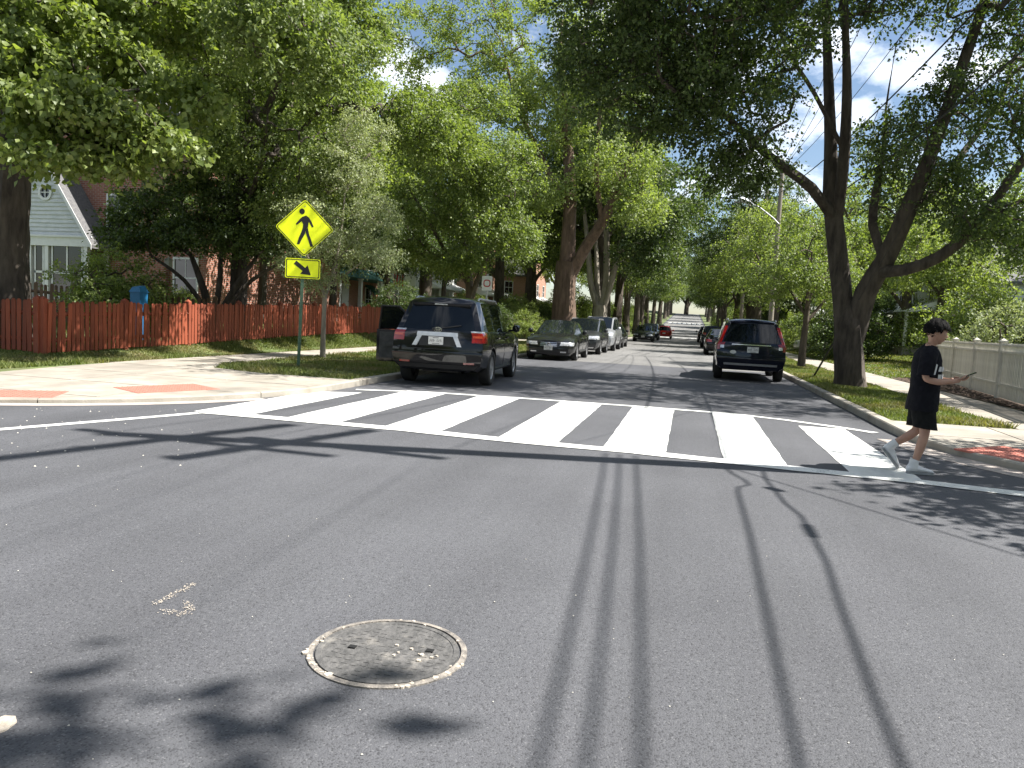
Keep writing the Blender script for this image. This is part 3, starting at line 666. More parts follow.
for px0, px1 in ((7,27),(31,44),(48,83)):
    a, b = at(px0,270,PY).x+.09, at(px1,270,PY).x-.07
    f_ = MB(); zc = fz+.95
    f_.box((a,PY+.06,fz+.02),(b,PY+.12,fz+.12)); f_.box((a,PY+.06,zc),(b,PY+.12,zc+.08)); f_.box((a,PY+.06,fz+.12),(a+.06,PY+.12,ezp-.33)); f_.box((b-.06,PY+.06,fz+.12),(b,PY+.12,ezp-.33))
    if b-a > .8: f_.box(((a+b)/2-.03,PY+.06,zc+.08),((a+b)/2+.03,PY+.12,ezp-.33))
    o = HB(f_, 'window', M['white_trim']); g_ = MB(); g_.box((a+.06,PY+.085,fz+.12),(b-.06,PY+.095,ezp-.33)); HB(g_, 'pane', M['window'], o)
cu = MB(); a = at(56,270,PY).x; cu.box((a,PY+.2,fz+1.1),(a+.35,PY+.23,ezp-.35)); HB(cu, 'curtain', M['white_trim'])
m_ = MB(); m_.add([(pl,PY+.12,ezp),(pr,PY+.12,ezp),(pm,PY+.12,apz-.05),(pl,24.98,ezp),(pr,24.98,ezp),(pm,24.98,apz-.05)], [(0,1,2),(3,5,4),(0,3,4,1)]); gb = HB(m_, 'gable', M['siding'])
nb = int((apz-ezp)/.15); wr = .27; wz = at(44,192,PY).z; wx = at(44,192,PY).x
for i in range(nb):
    z0 = ezp+.07+i*.15; z1 = z0+.155; t0 = (z0-ezp)/(apz-ezp)
    hwid = (pr-pl)/2*(1-t0)-.06
    if hwid < .1: break
    segs = [(pm-hwid, pm+hwid)]
    if abs(z0+.075-wz) < wr: q = math.sqrt(max(0,(wr)**2-(z0+.075-wz)**2)); segs = [(pm-hwid, wx-q),(wx+q, pm+hwid)]
    for a, b in segs:
        if b-a < .05: continue
        q = MB(); q.add([(a,PY+.055,z0),(b,PY+.055,z0),(b-.09*(b > pm),PY+.095,z1),(a+.09*(a < pm),PY+.095,z1),(a,PY+.115,z0),(b,PY+.115,z0),(b,PY+.115,z1),(a,PY+.115,z1)], [(0,1,2,3),(0,4,5,1),(0,3,7,4),(1,5,6,2),(3,2,6,7)]); HB(q, 'clapboard', M['siding'], gb)
q = MB(); q.lathe([(wr-.07,-.02),(wr-.07,-.075),(wr+.03,-.075),(wr+.03,.02)], 28, 'y', (wx,PY+.1,wz)); q.box((wx-.015,PY+.04,wz-wr+.06),(wx+.015,PY+.07,wz+wr-.06)); q.box((wx-wr+.06,PY+.041,wz-.015),(wx+wr-.06,PY+.069,wz+.015)); o = HB(q, 'round_window', M['white_trim'])
q = MB(); q.lathe([(.001,0),(wr-.07,0)], 28, 'y', (wx,PY+.085,wz)); HB(q, 'pane', M['window'], o)
sl_ = (apz-ezp)/((pr-pl)/2)
for s_ in (-1,1):
    e = pm+s_*((pr-pl)/2+.25); q = MB(); ze = ezp-.25*sl_
    q.add([(pm,PY-.22,apz),(e,PY-.22,ze),(e,24.98,ze),(pm,24.98,apz),(pm,PY-.22,apz+.12),(e,PY-.22,ze+.12),(e,24.98,ze+.12),(pm,24.98,apz+.12)], [(0,1,2,3),(4,7,6,5),(0,4,5,1),(1,5,6,2),(2,6,7,3)]); ro = HB(q, 'porch_roof', M['roof_grey'])
    q = MB(); q.add([(pm,PY-.24,apz-.06),(e,PY-.24,ze-.06),(e,PY-.24,ze+.13),(pm,PY-.24,apz+.13),(pm,PY-.221,apz-.06),(e,PY-.221,ze-.06),(e,PY-.221,ze+.13),(pm,PY-.221,apz+.13)], [(0,1,2,3),(4,7,6,5),(0,4,5,1),(2,6,7,3),(0,3,7,4),(1,5,6,2)]); HB(q, 'bargeboard', M['white_trim'], ro)

house('brick_house', 'brick house with green awning seen through the dark tree behind the fence', -31, -21.5, 40, 51, .7, 6.6, 9.6, 'x', M['brick'], M['roof_grey'], 'E', porch=M['green_awn'], awn=M['green_awn'])
house('white_house', 'white clapboard house half hidden by leaves behind the small tree', -31, -21, 57, 67, .8, 6.8, 10.2, 'y', M['siding'], M['roof_grey'], 'E', porch=M['white_trim'])
house('brick_house', 'brick house glimpsed right above the roof of the black car', -30, -20.5, 72, 83, .9, 6.8, 10.0, 'x', M['brick_or'], M['roof_grey'], 'E', porch=M['white_trim'])
house('brick_house', 'orange brick house in sun between black car and the big oak trunk', -29, -19.5, 92, 104, .9, 6.8, 10.0, 'x', M['brick_or'], M['roof_grey'], 'E', porch=M['white_trim'])
house('brown_roofed_house', 'house with brown roof behind the leaves at the far right edge', 21, 32, 36, 50, .6, 4.2, 8.6, 'y', M['siding'], M['roof_brown'], 'W', chimney=False)
house('grey_roofed_house', 'house behind the shrubs on the right, mostly covered by leaves', 16.5, 26, 58, 70, .6, 5.6, 8.6, 'x', M['siding'], M['roof_grey'], 'W', porch=M['white_trim'])

# ================================================================ FENCES
def picket_mesh(name, w, h, th, mat, top='point'):
    m_ = MB()
    if top == 'point': P = [(-w/2,0),(w/2,0),(w/2,h-w*.35),(w*.18,h),(-w*.18,h),(-w/2,h-w*.35)]
    else: P = [(-w/2,0),(w/2,0),(w/2,h),(-w/2,h)]
    m_.prism(P, -th/2, th/2, 'y'); me = m_.mesh(name, mat)
    return me
def picket_fence(name, label, runs, mat, h, pitch, w=.095, seed=0, zoff=.04, postw=.12, cat='fence'):
    rg = random.Random(seed); root = thing(name, label, cat, (runs[0][0][0], runs[0][0][1], 0)); O = Vector(root.location)
    pms = [picket_mesh('picket', w*(1+.08*i), h*(1+.02*i), .02, mat) for i in (-1,0,1)]
    for (a, b, nrm) in runs:
        a, b = Vector((*a,0)), Vector((*b,0)); d = (b-a); Ln = d.length; d.normalize(); ang = math.atan2(d.y,d.x); n = int(Ln/pitch); nv = Vector((-d.y,d.x,0))*nrm
        for i in range(n):
            p = a+d*(i+.5)*pitch; z = float(yard(p.x,p.y))+zoff
            o = link('picket', pms[rg.randrange(3)], root, (p.x-O.x+nv.x*.045, p.y-O.y+nv.y*.045, z+rg.uniform(-.012,.012))); o.rotation_euler = (rg.gauss(0,.012), rg.gauss(0,.014), ang)
        np_ = max(1, round(Ln/2.4))
        for i in range(np_+1):
            p = a+d*Ln*i/np_; z = float(yard(p.x,p.y)); q = MB(); q.box((-postw/2,-postw/2,-.3),(postw/2,postw/2,h+.09)); q.add([(-postw/2,-postw/2,h+.09),(postw/2,-postw/2,h+.09),(postw/2,postw/2,h+.09),(-postw/2,postw/2,h+.09),(0,0,h+.15)], [(0,1,4),(1,2,4),(2,3,4),(3,0,4)])
            o = q.build('post', mat, root, loc=(p.x-O.x-nv.x*.02,p.y-O.y-nv.y*.02,z)); o.rotation_euler = (0,0,ang)
            if i < np_:
                p2 = a+d*Ln*(i+1)/np_; z2 = float(yard(p2.x,p2.y))
                for hh in (.28, h-.22):
                    q = MB(); q.tube([(p.x-O.x,p.y-O.y,z+hh),(p2.x-O.x,p2.y-O.y,z2+hh)], .045, 4); q.build('rail', mat, root)
    return root
picket_fence('picket_fence', 'red stained wooden picket fence on the grass bank, left', [((-12.6,12.95),(-12.6,33.5),-1),((-15.6,12.9),(-12.72,12.9),-1)], M['red_wood'], 1.03, .128, seed=3)
picket_fence('picket_fence', 'dark wooden garden fence behind the red fence near the blue bin', [((-20.5,19.5),(-14.2,21.0),-1)], M['brown_wood'], 1.05, .16, seed=5)

# board fence with a row of little pickets on top
wf = thing('board_fence', 'weathered white board fence with spindle top behind the walking person', 'fence', (6.25,14.2,0)); O = Vector(wf.location)
fa, fb = Vector((6.25,14.2,0)), Vector((7.62,26.5,0)); d = (fb-fa); Ln = d.length; d.normalize(); ang = math.atan2(d.y,d.x); npn = 5; rg = random.Random(8)
bme = MB(); bme.box((-.046,-.011,0),(.046,.011,1.0)); bme = bme.mesh('board', M['white_wood'])
for i in range(npn+1):
    p = fa+d*Ln*i/npn-O; z = .16; q = MB(); q.box((-.065,-.065,-.2),(.065,.065,1.27)); q.box((-.085,-.085,1.27),(.085,.085,1.31)); q.add([(-.065,-.065,1.31),(.065,-.065,1.31),(.065,.065,1.31),(-.065,.065,1.31),(0,0,1.36)], [(0,1,4),(1,2,4),(2,3,4),(3,0,4)])
    o = q.build('post', M['white_wood'], wf, loc=(p.x,p.y,z)); o.rotation_euler = (0,0,ang)
    if i < npn:
        L1 = Ln/npn; nbd = int((L1-.14)/.112)
        for k in range(nbd):
            s = .075+(k+.5)*(L1-.15)/nbd; o = link('board', bme, wf, (p.x+d.x*s, p.y+d.y*s, z+.05)); o.rotation_euler = (0,rg.gauss(0,.006),ang)
        for hh, hz in ((1.05,.05),(1.2,.035),(.35,.05)):
            q = MB(); q.box((.066,-.03 if hh > 1 else .012,-hz/2),(L1-.066,.03 if hh > 1 else .05,hz/2)); o = q.build('rail', M['white_wood'], wf, loc=(p.x,p.y,z+hh)); o.rotation_euler = (0,0,ang)
        q = MB()
        for k in range(int((L1-.14)/.095)):
            s = .07+(k+.5)*.095; q.box((s-.018,-.012,1.03),(s+.018,.012,1.25))
        o = q.build('spindle', M['white_wood'], wf, loc=(p.x,p.y,z)); o.rotation_euler = (0,0,ang); tag(o, kind='stuff')
# mulch bed at its foot
m_ = MB(); rgm = random.Random(3)
P = [(7.12,14.2),(7.2,14.2),(7.3,14.6)]
bl = [(6.36,14+i*.6) for i in range(22)]; br = [(max(6.4,6.25+(y-14.2)*.1114+.08), y) for _, y in bl]
for i in range(len(bl)-1):
    m_.add([(bl[i][0],bl[i][1],PZ+.01),(br[i][0],br[i][1],PZ+.09),(br[i+1][0],br[i+1][1],PZ+.09),(bl[i+1][0],bl[i+1][1],PZ+.01)], [(0,1,2,3)])
structure(m_.build('mulch_bed', M['mulch'], smooth=True))
m_ = MB()
for i in range(1500):
    y = rgm.uniform(14,26.6); x = rgm.uniform(6.36, max(6.4,6.25+(y-14.2)*.1114)); z = PZ+.03+.05*(x-6.36); s = rgm.uniform(.02,.06); a = rgm.uniform(0,3.14); c_, s_ = math.cos(a), math.sin(a); t = s*.35
    m_.add([(x-s*c_-t*s_,y-s*s_+t*c_,z),(x-s*c_+t*s_,y-s*s_-t*c_,z+.015),(x+s*c_+t*s_,y+s*s_-t*c_,z+.03),(x+s*c_-t*s_,y+s*s_+t*c_,z+.02)], [(0,1,2,3)])
tag(m_.build('mulch_chips', M['mulch'], fix=False), 'brown wood chips along the foot of the white fence', 'mulch', kind='stuff')
# the yard behind: blue bin, lamp post
bp_ = at(139,293,17.2)
b = thing('garbage_bin', 'bright blue plastic bin behind the red fence', 'bin', (bp_.x,bp_.y,float(yard(bp_.x,bp_.y))))
hb = bp_.z-float(yard(bp_.x,bp_.y))+.1
m_ = MB(); m_.add([(-.11,-.11,0),(.11,-.11,0),(.11,.11,0),(-.11,.11,0),(-.15,-.15,hb-.08),(.15,-.15,hb-.08),(.15,.15,hb-.08),(-.15,.15,hb-.08)], [(0,3,2,1),(4,5,6,7),(0,1,5,4),(1,2,6,5),(2,3,7,6),(3,0,4,7)]); m_.build('bin_body', M['blue_bin'], b)
m_ = MB(); m_.add([(-.17,-.17,hb-.08),(.17,-.17,hb-.08),(.17,.17,hb-.08),(-.17,.17,hb-.08),(-.10,-.12,hb+.05),(.10,-.12,hb+.05),(.08,.12,hb+.09),(-.08,.12,hb+.09)], [(0,3,2,1),(4,5,6,7),(0,1,5,4),(1,2,6,5),(2,3,7,6),(3,0,4,7)]); m_.build('bin_lid', M['blue_bin'], b)
lp = at(168,296,21.5); l_ = thing('yard_lamp_post', 'short yard post with a white cap between the bushes behind the fence', 'lamp post', (lp.x,lp.y,float(yard(lp.x,lp.y))))
hz = at(168,258,21.5).z-l_.location.z
m_ = MB(); m_.box((-.05,-.05,0),(.05,.05,hz-.3)); m_.build('post', M['brick_or'], l_)
m_ = MB(); m_.box((-.08,-.08,hz-.3),(.08,.08,hz-.08)); m_.add([(-.11,-.11,hz-.08),(.11,-.11,hz-.08),(.11,.11,hz-.08),(-.11,.11,hz-.08),(0,0,hz+.05)], [(0,3,2,1),(0,1,4),(1,2,4),(2,3,4),(3,0,4)]); m_.build('lamp_head', M['white_trim'], l_)
# ================================================================ TREES AND SHRUBS
def leaf_arrays(P, ax, nr, size, wid=.34, rng=None):
    """P base points, ax leaf axis, nr normals (n,3), size (n,) -> folded four-point leaves"""
    ax = ax/np.linalg.norm(ax,axis=1,keepdims=True); nr = nr-ax*np.sum(nr*ax,1,keepdims=True); nr /= np.linalg.norm(nr,axis=1,keepdims=True)+1e-9
    sd_ = np.cross(ax,nr); s = size[:,None]
    b = P; l = P+ax*s*.45+sd_*s*wid+nr*s*.09; r = P+ax*s*.45-sd_*s*wid+nr*s*.09; t = P+ax*s-nr*s*.10
    v = np.stack([b,r,t,l],1).reshape(-1,3); i = np.arange(len(P))*4
    f = np.concatenate([np.stack([i,i+1,i+2],1), np.stack([i,i+2,i+3],1)],0)
    return v, f
def grow(limbs, lobes, seed, dens=1.0, clr=.7, lpc=90, leaf=.11, droop=.25, flat=.6, step=.5, twigs=7, tipr=.010, wid=.34, upb=.12):
    """limbs: [[(x,y,z,r),...],...] main stems; lobes: [(cx,cy,cz,rx,ry,rz,n),...]. returns (trunk MB, leaf v, leaf f)"""
    rng = np.random.default_rng(seed); pos = []; par = []; rad = []; chains = []
    for li, lb in enumerate(limbs):
        pts = [Vector(p[:3]) for p in lb]; rr_ = [p[3] for p in lb]; ch = []; prev = -1
        if li > 0:
            q = np.array(pos)-np.array(pts[0]); prev = int(np.argmin((q**2).sum(1)))
        # Catmull-Rom through the given points
        n = len(pts)
        for i in range(n-1):
            p0, p1, p2, p3 = pts[max(i-1,0)], pts[i], pts[i+1], pts[min(i+2,n-1)]; k = max(2,int((p2-p1).length/(step*.8)))
            for j in range(k):
                t = j/k; p = .5*((2*p1)+(p2-p0)*t+(2*p0-5*p1+4*p2-p3)*t*t+(3*p1-p0-3*p2+p3)*t**3)
                pos.append(np.array(p)); par.append(prev); rad.append(rr_[i]+(rr_[i+1]-rr_[i])*t); prev = len(pos)-1; ch.append(prev)
        pos.append(np.array(pts[-1])); par.append(prev); rad.append(rr_[-1]); ch.append(len(pos)-1); chains.append(('m',ch,rr_))
    nman = len(pos); A = []
    for (cx,cy,cz,rx,ry,rz_,n) in lobes:
        n = max(3,int(n*dens)); u = rng.normal(size=(n,3)); u /= np.linalg.norm(u,axis=1,keepdims=True); r_ = rng.uniform(.25,1,n)**.45
        A.append(np.array([cx,cy,cz])+u*r_[:,None]*np.array([rx,ry,rz_]))
    A = np.concatenate(A); NP = np.zeros((nman+len(A)*14,3)); NP[:nman] = pos; cnt = nman
    zmin = min(limbs[0][-1][2]*.5, A[:,2].min())
    bad = np.array([p[2] < zmin*.55 for p in NP[:nman]])
    d0 = np.array([np.min(((NP[:nman]-a)**2).sum(1)) for a in A]); order = np.argsort(d0); use = np.ones(len(NP),bool); use[:nman] = ~bad if (~bad).any() else True
    prad = list(rad); tips = []
    for ai in order:
        a = A[ai]; dd = ((NP[:cnt]-a)**2).sum(1)+np.where(NP[:cnt,2] > a[2]+.3, 1.5, 0)+np.where(use[:cnt],0,1e6); k = int(np.argmin(dd)); s = NP[k]; L_ = math.sqrt(((a-s)**2).sum())
        pd = (s-NP[par[k]]) if par[k] >= 0 else np.array([0,0,1.0]); pd = pd/(np.linalg.norm(pd)+1e-9)
        c = s+(a-s)*.45+pd*L_*.22+np.array([0,0,upb*L_])+rng.normal(size=3)*L_*.06
        m_ = min(12,max(2,int(L_/step))); ch = [k]; prev = k
        for j in range(1,m_+1):
            t = j/m_; p = s*(1-t)**2+c*2*t*(1-t)+a*t*t; NP[cnt] = p; par.append(prev); rad.append(0); prev = cnt; ch.append(cnt); cnt += 1
        chains.append(('b',ch,None)); tips.append((prev,ai,c))
    w = np.zeros(cnt)
    for p_,_,_ in tips: w[p_] += tipr**2.4
    for i in range(cnt-1,nman-1,-1):
        w[par[i]] += w[i]
    rad = np.array(rad[:nman]+[max(tipr*.8, x**(1/2.4)) for x in w[nman:cnt]])
    mb = MB(); rg = random.Random(seed)
    for kind, ch, _ in chains:
        P = [NP[i] for i in ch]; r_ = [rad[i] for i in ch]
        if kind == 'b': r_[0] = min(r_[0], r_[1]*1.25); n = 6 if r_[1] > .05 else (4 if r_[1] > .02 else 3)
        else: n = 12 if r_[0] > .12 else 8
        o0 = len(mb.v); mb.tube(P, r_, n, cap=False)
        if kind == 'm':
            ph = [rg.uniform(0,6.28) for _ in range(3)]
            for i in range(len(P)):
                c = Vector(P[i])
                for k in range(n):
                    v = Vector(mb.v[o0+i*n+k]); a = 6.283*k/n
                    s = 1+.10*math.sin(3*a+ph[0]+i*.15)+.06*math.sin(5*a+ph[1]-i*.3)+rg.uniform(-.04,.04); mb.v[o0+i*n+k] = tuple(c+(v-c)*s)
    # leaves
    cc = A.mean(0); n = len(A); nl = lpc; tw = twigs
    od = A-(cc-np.array([0,0,1.0])); od /= np.linalg.norm(od,axis=1,keepdims=True)+1e-9
    D = rng.normal(size=(n,tw,3)); D[:,:,2] *= flat; D += od[:,None,:]*.55; D[:,:,2] -= droop*.3; D /= np.linalg.norm(D,axis=2,keepdims=True)
    per = max(1,nl//tw); sz = rng.uniform(.65,1.25,n)                       # cluster size varies
    u = rng.uniform(.08,1.0,(n,tw,per)); base = A[:,None,None,:]+D[:,:,None,:]*(u*clr*sz[:,None,None])[...,None]
    base[...,2] -= (u**2*clr*droop*.8)
    base += rng.normal(size=base.shape)*leaf*.55
    side = rng.normal(size=base.shape); axl = D[:,:,None,:]*.7+side*.75; axl[...,2] -= droop
    nr = rng.normal(size=base.shape)*.7; nr[...,2] += .55; nr += od[:,None,None,:]*.5
    S = leaf*rng.uniform(.65,1.3,base.shape[:3])
    v, f = leaf_arrays(base.reshape(-1,3), axl.reshape(-1,3), nr.reshape(-1,3), S.ravel(), wid)
    return mb, v, f
def tree(name, label, cat, loc, limbs, lobes, seed, leafm, barkm, group=None, rz=0, **kw):
    t = thing(name, label, cat, loc, rz, group); mb, v, f = grow(limbs, lobes, seed, **kw)
    me = mb.mesh('trunk', barkm, True, 60); link('trunk', me, t); link('crown', fast_mesh('crown', v, f, leafm), t); return t
def loc_pts(base, pts):
    """limb given as measured (px, py, distance, radius) -> local coordinates"""
    return [tuple(at(a,b,c)-Vector(base))+(r_,) for a,b,c,r_ in pts]
def lobe_at(base, px, py, Y, rx, ry, rz_, n): p = at(px,py,Y)-Vector(base); return (p.x,p.y,p.z,rx,ry,rz_,n)

# --- the big forked tree on the right strip
B = (4.25,21.2,PZ-.02)
L_ = [loc_pts(B, [(851,392,21.2,.46),(850,375,21.2,.37),(849,345,21.2,.36),(849,322,21.2,.33),(849,300,21.2,.12)])]
L_.append(loc_pts(B, [(845,340,21.2,.25),(841,290,21.3,.25),(836,240,21.5,.24),(832,195,21.6,.22),(831,140,21.8,.15),(828,60,22,.11),(824,-40,22.2,.07)]))
L_.append(loc_pts(B, [(853,340,21.2,.25),(866,292,21.0,.25),(884,262,20.8,.21),(906,215,20.5,.19),(938,135,20.2,.15),(975,30,19.8,.11),(1005,-60,19.5,.07)]))
L_.append(loc_pts(B, [(834,218,21.5,.14),(812,188,21,.13),(785,168,20.5,.115),(757,146,20,.09),(728,118,19.4,.07),(690,95,18.6,.05)]))
L_.append(loc_pts(B, [(838,215,21.5,.15),(844,160,21.2,.14),(847,100,21,.12),(846,40,20.8,.09),(842,-50,20.5,.06)]))
L_.append(loc_pts(B, [(880,272,20.8,.15),(905,270,20.4,.14),(940,257,20,.13),(975,228,19.6,.115),(1003,190,19.2,.10),(1030,150,18.8,.08)]))
L_.append(loc_pts(B, [(884,258,20.8,.12),(873,225,21.2,.11),(877,190,21.6,.10),(884,150,22,.06),(886,110,22.3,.03),(892,70,22.5,.012)]))
L_.append(loc_pts(B, [(843,150,21.2,.06),(815,95,20.6,.05),(790,55,20,.045),(768,5,19.4,.035)]))
L_.append(loc_pts(B, [(910,208,20.4,.11),(935,190,21.5,.10),(965,150,22.5,.08),(1000,105,23.2,.06)]))
lob = [lobe_at(B,655,70,18.3,2.1,2.4,1.5,120), lobe_at(B,620,25,17.6,1.8,2.2,1.2,70), lobe_at(B,725,100,19.2,1.7,1.9,1.4,85), lobe_at(B,770,40,19.5,1.5,1.8,1.4,55), lobe_at(B,700,10,18.5,2.4,2.6,1.5,110), lobe_at(B,745,165,20.2,1.0,1.2,.6,26),
       lobe_at(B,960,130,20,2.0,2.3,1.5,62), lobe_at(B,925,190,21.5,1.5,1.6,.9,30), lobe_at(B,1010,70,19.6,1.8,2.0,1.5,46), lobe_at(B,1030,215,19.2,1.6,1.6,.8,36), lobe_at(B,830,-30,21.5,2.6,2.4,1.4,85), lobe_at(B,960,-20,20,2.2,2.2,1.4,60), lobe_at(B,885,135,22.5,.9,1.2,.7,18),
       lobe_at(B,700,-90,18.5,3.2,3.4,2.2,130), lobe_at(B,640,-60,15.5,2.2,1.8,1.2,60), lobe_at(B,780,-60,16.5,2.0,2.0,1.2,60), lobe_at(B,880,-130,21,3.0,3.0,2.2,90), lobe_at(B,985,215,20,1.0,1.2,.7,20), (-1.2,-4.5,11.4,2.2,2.0,1.0,60), (1.8,-4.2,11.4,2.2,2.2,1.0,60), (4.2,-5.0,9.8,2.0,2.0,1.0,55), (4.8,-1.2,10.4,2.2,2.2,1.1,60), (1.0,.5,12.0,2.4,2.4,1.2,60), (5.6,-3.0,7.6,1.6,1.6,.8,40), (5.2,2.2,9.6,2.2,2.2,1.2,55)]
tree('street_tree', 'big dark forked tree with spreading limbs on the strip behind the person', 'tree', B, L_, lob, 11, M['leaf_dark'], M['bark_dark'], dens=1.3, clr=.62, lpc=92, leaf=.098, droop=.3, twigs=7, wid=.30)

# --- maple at the left edge, behind the corner of the red fence
B = tuple(at(6,300,14.0)); B = (B[0],B[1],float(yard(B[0],B[1])))
L_ = [[(0,0,-.1,.62),(0,0,.5,.47),(.02,0,2,.43),(.05,.05,3.6,.40),(0,.2,6,.33),(-.1,.3,9,.22),(0,.2,12,.10)],
      [(.05,0,3.5,.2),(1.2,-.6,4.6,.15),(2.6,-1.1,5.1,.10),(4.0,-1.2,5.0,.05)], [(0,.2,4.6,.18),(1.6,.4,6.2,.13),(3.2,.3,7.2,.08)], [(0,.1,3.9,.16),(-1.5,-.8,5.4,.12),(-3,-1.2,6.4,.07)], [(0,.3,5.4,.15),(.6,2.0,7.0,.11),(1.4,3.6,8.2,.07)]]
def lb(px,py,Y,rx,ry,rz_,n): return lobe_at(B,px,py,Y,rx,ry,rz_,n)
lob = [lb(60,95,12.2,1.3,1.0,.55,34), lb(120,118,12.6,1.0,.8,.36,26), lb(165,128,12.8,.75,.6,.26,16), lb(60,150,12.2,1.1,.9,.28,24), lb(110,152,12.4,.5,.5,.18,9), lb(20,60,12.0,.9,.9,.7,22), lb(18,15,12,.9,1,.7,20), lb(90,60,13.2,1.2,1.2,.6,26),
       lb(150,75,13.6,.9,1,.5,18), lb(185,95,13.6,.6,.6,.4,10), lb(40,-60,13,3.0,2.4,2.0,90), lb(130,-40,14.5,2.4,2.2,1.6,60), lb(-60,60,13,2.0,2.2,1.6,60), (0,0,9.5,3.6,3.6,3.4,110), lb(120,20,14.6,1.8,1.6,.9,40)]
tree('maple_tree', 'maple with thick dark trunk and sunlit leaf sprays at the left edge', 'tree', B, L_, lob, 21, M['leaf_maple'], M['bark_dark'], clr=.46, lpc=84, leaf=.13, droop=.5, twigs=7, flat=.35, wid=.42)

# --- dark low tree behind the red fence
p = at(212,300,21.5); B = (p.x,p.y,float(yard(p.x,p.y)))
L_ = [[(0,0,-.1,.17),(-.05,0,.4,.14),(-.35,.1,1.3,.11),(-.9,.2,2.4,.07)], [(0,0,0,.12),(.12,.05,.8,.10),(.2,.1,1.6,.085),(.1,.3,3.0,.05)], [(.03,0,.15,.12),(.45,-.05,.8,.10),(.9,-.1,1.5,.085),(1.6,0,2.5,.05)], [(-.1,0,.6,.08),(-.7,-.4,1.6,.06),(-1.8,-.5,2.3,.04)], [(.5,0,.85,.08),(1.1,.4,1.7,.06),(2.2,.3,2.3,.04)]]
lob = [lobe_at(B,150,238,21.5,1.3,1.5,.35,45), lobe_at(B,210,235,21.5,1.5,1.6,.45,65), lobe_at(B,260,240,21.5,1.2,1.4,.5,45), lobe_at(B,200,205,21.8,2.4,1.8,.8,110), lobe_at(B,250,190,22,1.7,1.6,.8,60), lobe_at(B,150,215,22,1.3,1.4,.5,40)]
tree('yard_tree', 'low dark spreading tree with several stems behind the red fence', 'tree', B, L_, lob, 31, M['leaf_dark'], M['bark_dark'], dens=1.2, clr=.55, lpc=84, leaf=.10, droop=.3, flat=.45)

# --- tall tree filling the sky above the fence
def W_(x,y,z,rx,ry,rz_,n): return (x-B[0],y-B[1],z-B[2],rx,ry,rz_,n)
p = at(238,300,22.3); B = (p.x,22.3,float(yard(p.x,22.3)))
q = lambda a: loc_pts(B, a)
L_ = [[(0,0,-.2,.34),(0,0,1.5,.26),(.1,-.1,3.5,.22),(.4,-.3,6,.17),(.5,-.3,9,.11),(.5,-.2,12,.05)], q([(243,215,22.1,.13),(275,165,22,.10),(310,120,22.3,.06),(335,95,22.5,.015)]), q([(243,190,22,.12),(215,130,20.5,.09),(190,80,19,.015)]), q([(247,160,22,.10),(300,80,21.8,.07),(315,40,21,.015)]), q([(240,225,22.1,.10),(262,160,20,.06),(268,110,19.5,.015)])]
lob = [lobe_at(B,325,165,20.2,1.1,1.3,1.1,62), lobe_at(B,250,140,20.3,1.6,1.6,1.0,85), lobe_at(B,185,150,20.2,1.1,1.3,.8,45), lobe_at(B,335,95,22.5,1.3,1.4,1.0,60), lobe_at(B,300,60,21.4,1.5,1.5,1.0,60), W_(-8.3,14.2,7.0,1.1,1.4,.9,95), W_(-8.4,16.5,7.4,1.0,1.2,.9,80), W_(-8.4,22.4,7.2,1.1,1.4,.9,90), W_(-8.6,25.3,7.4,1.1,1.5,.9,90), W_(-8.8,28.2,7.4,1.1,1.5,.9,80), W_(-8.0,12.4,8.6,.9,1.0,.8,30), lobe_at(B,250,50,20.0,2.0,2.0,1.3,110), lobe_at(B,175,75,19.5,1.6,1.6,1.1,70), lobe_at(B,350,30,20,1.1,1.5,.9,45), lobe_at(B,230,30,16.2,1.3,1.4,.8,45), lobe_at(B,250,-50,20,3.0,3.0,1.8,130), lobe_at(B,130,20,20,1.8,1.8,1.2,60), lobe_at(B,290,205,20.5,1.0,1.1,.5,34), lobe_at(B,320,-30,18,1.6,1.6,1.0,50)]
tree('tall_tree', 'tall sunlit tree rising behind the red fence left of the yellow sign', 'tree', B, L_, lob, 41, M['leaf_mid'], M['bark_dark'], dens=1.1, clr=.56, lpc=84, leaf=.105, droop=.4, wid=.30)

# --- slim young tree by the sign
B = (-9.55,19.2,PZ-.02)
q = lambda a: loc_pts(B, a)
L_ = [q([(323,362,19.2,.085),(323,345,19.2,.07),(324,320,19.2,.06),(325,293,19.2,.06)]), q([(325,295,19.2,.045),(318,280,19,.04),(308,258,18.8,.032),(298,235,18.6,.025)]), q([(325,296,19.2,.05),(331,278,19.4,.042),(340,240,19.6,.034),(345,190,19.8,.02)]), q([(328,285,19.3,.03),(345,275,19.2,.025),(362,262,19,.018)]), q([(335,262,19.5,.025),(358,235,19.4,.02),(372,205,19.3,.015)])]
lob = [lobe_at(B,345,170,19.6,1.0,1.0,.75,52), lobe_at(B,310,215,19,.75,.85,.6,36), lobe_at(B,375,215,19.2,.65,.8,.5,32), lobe_at(B,345,245,19.3,.9,.9,.45,36), lobe_at(B,382,252,19,.5,.6,.35,16), lobe_at(B,300,255,18.8,.5,.6,.3,14), lobe_at(B,365,130,19.8,.8,.8,.6,30), lobe_at(B,325,275,19,.5,.5,.2,10)]
tree('young_tree', 'slim young tree with pale feathery leaves just behind the yellow sign', 'tree', B, L_, lob, 51, M['leaf_grey'], M['bark_pale'], dens=1.5, clr=.36, lpc=80, leaf=.065, droop=.55, twigs=8, wid=.26, tipr=.006)

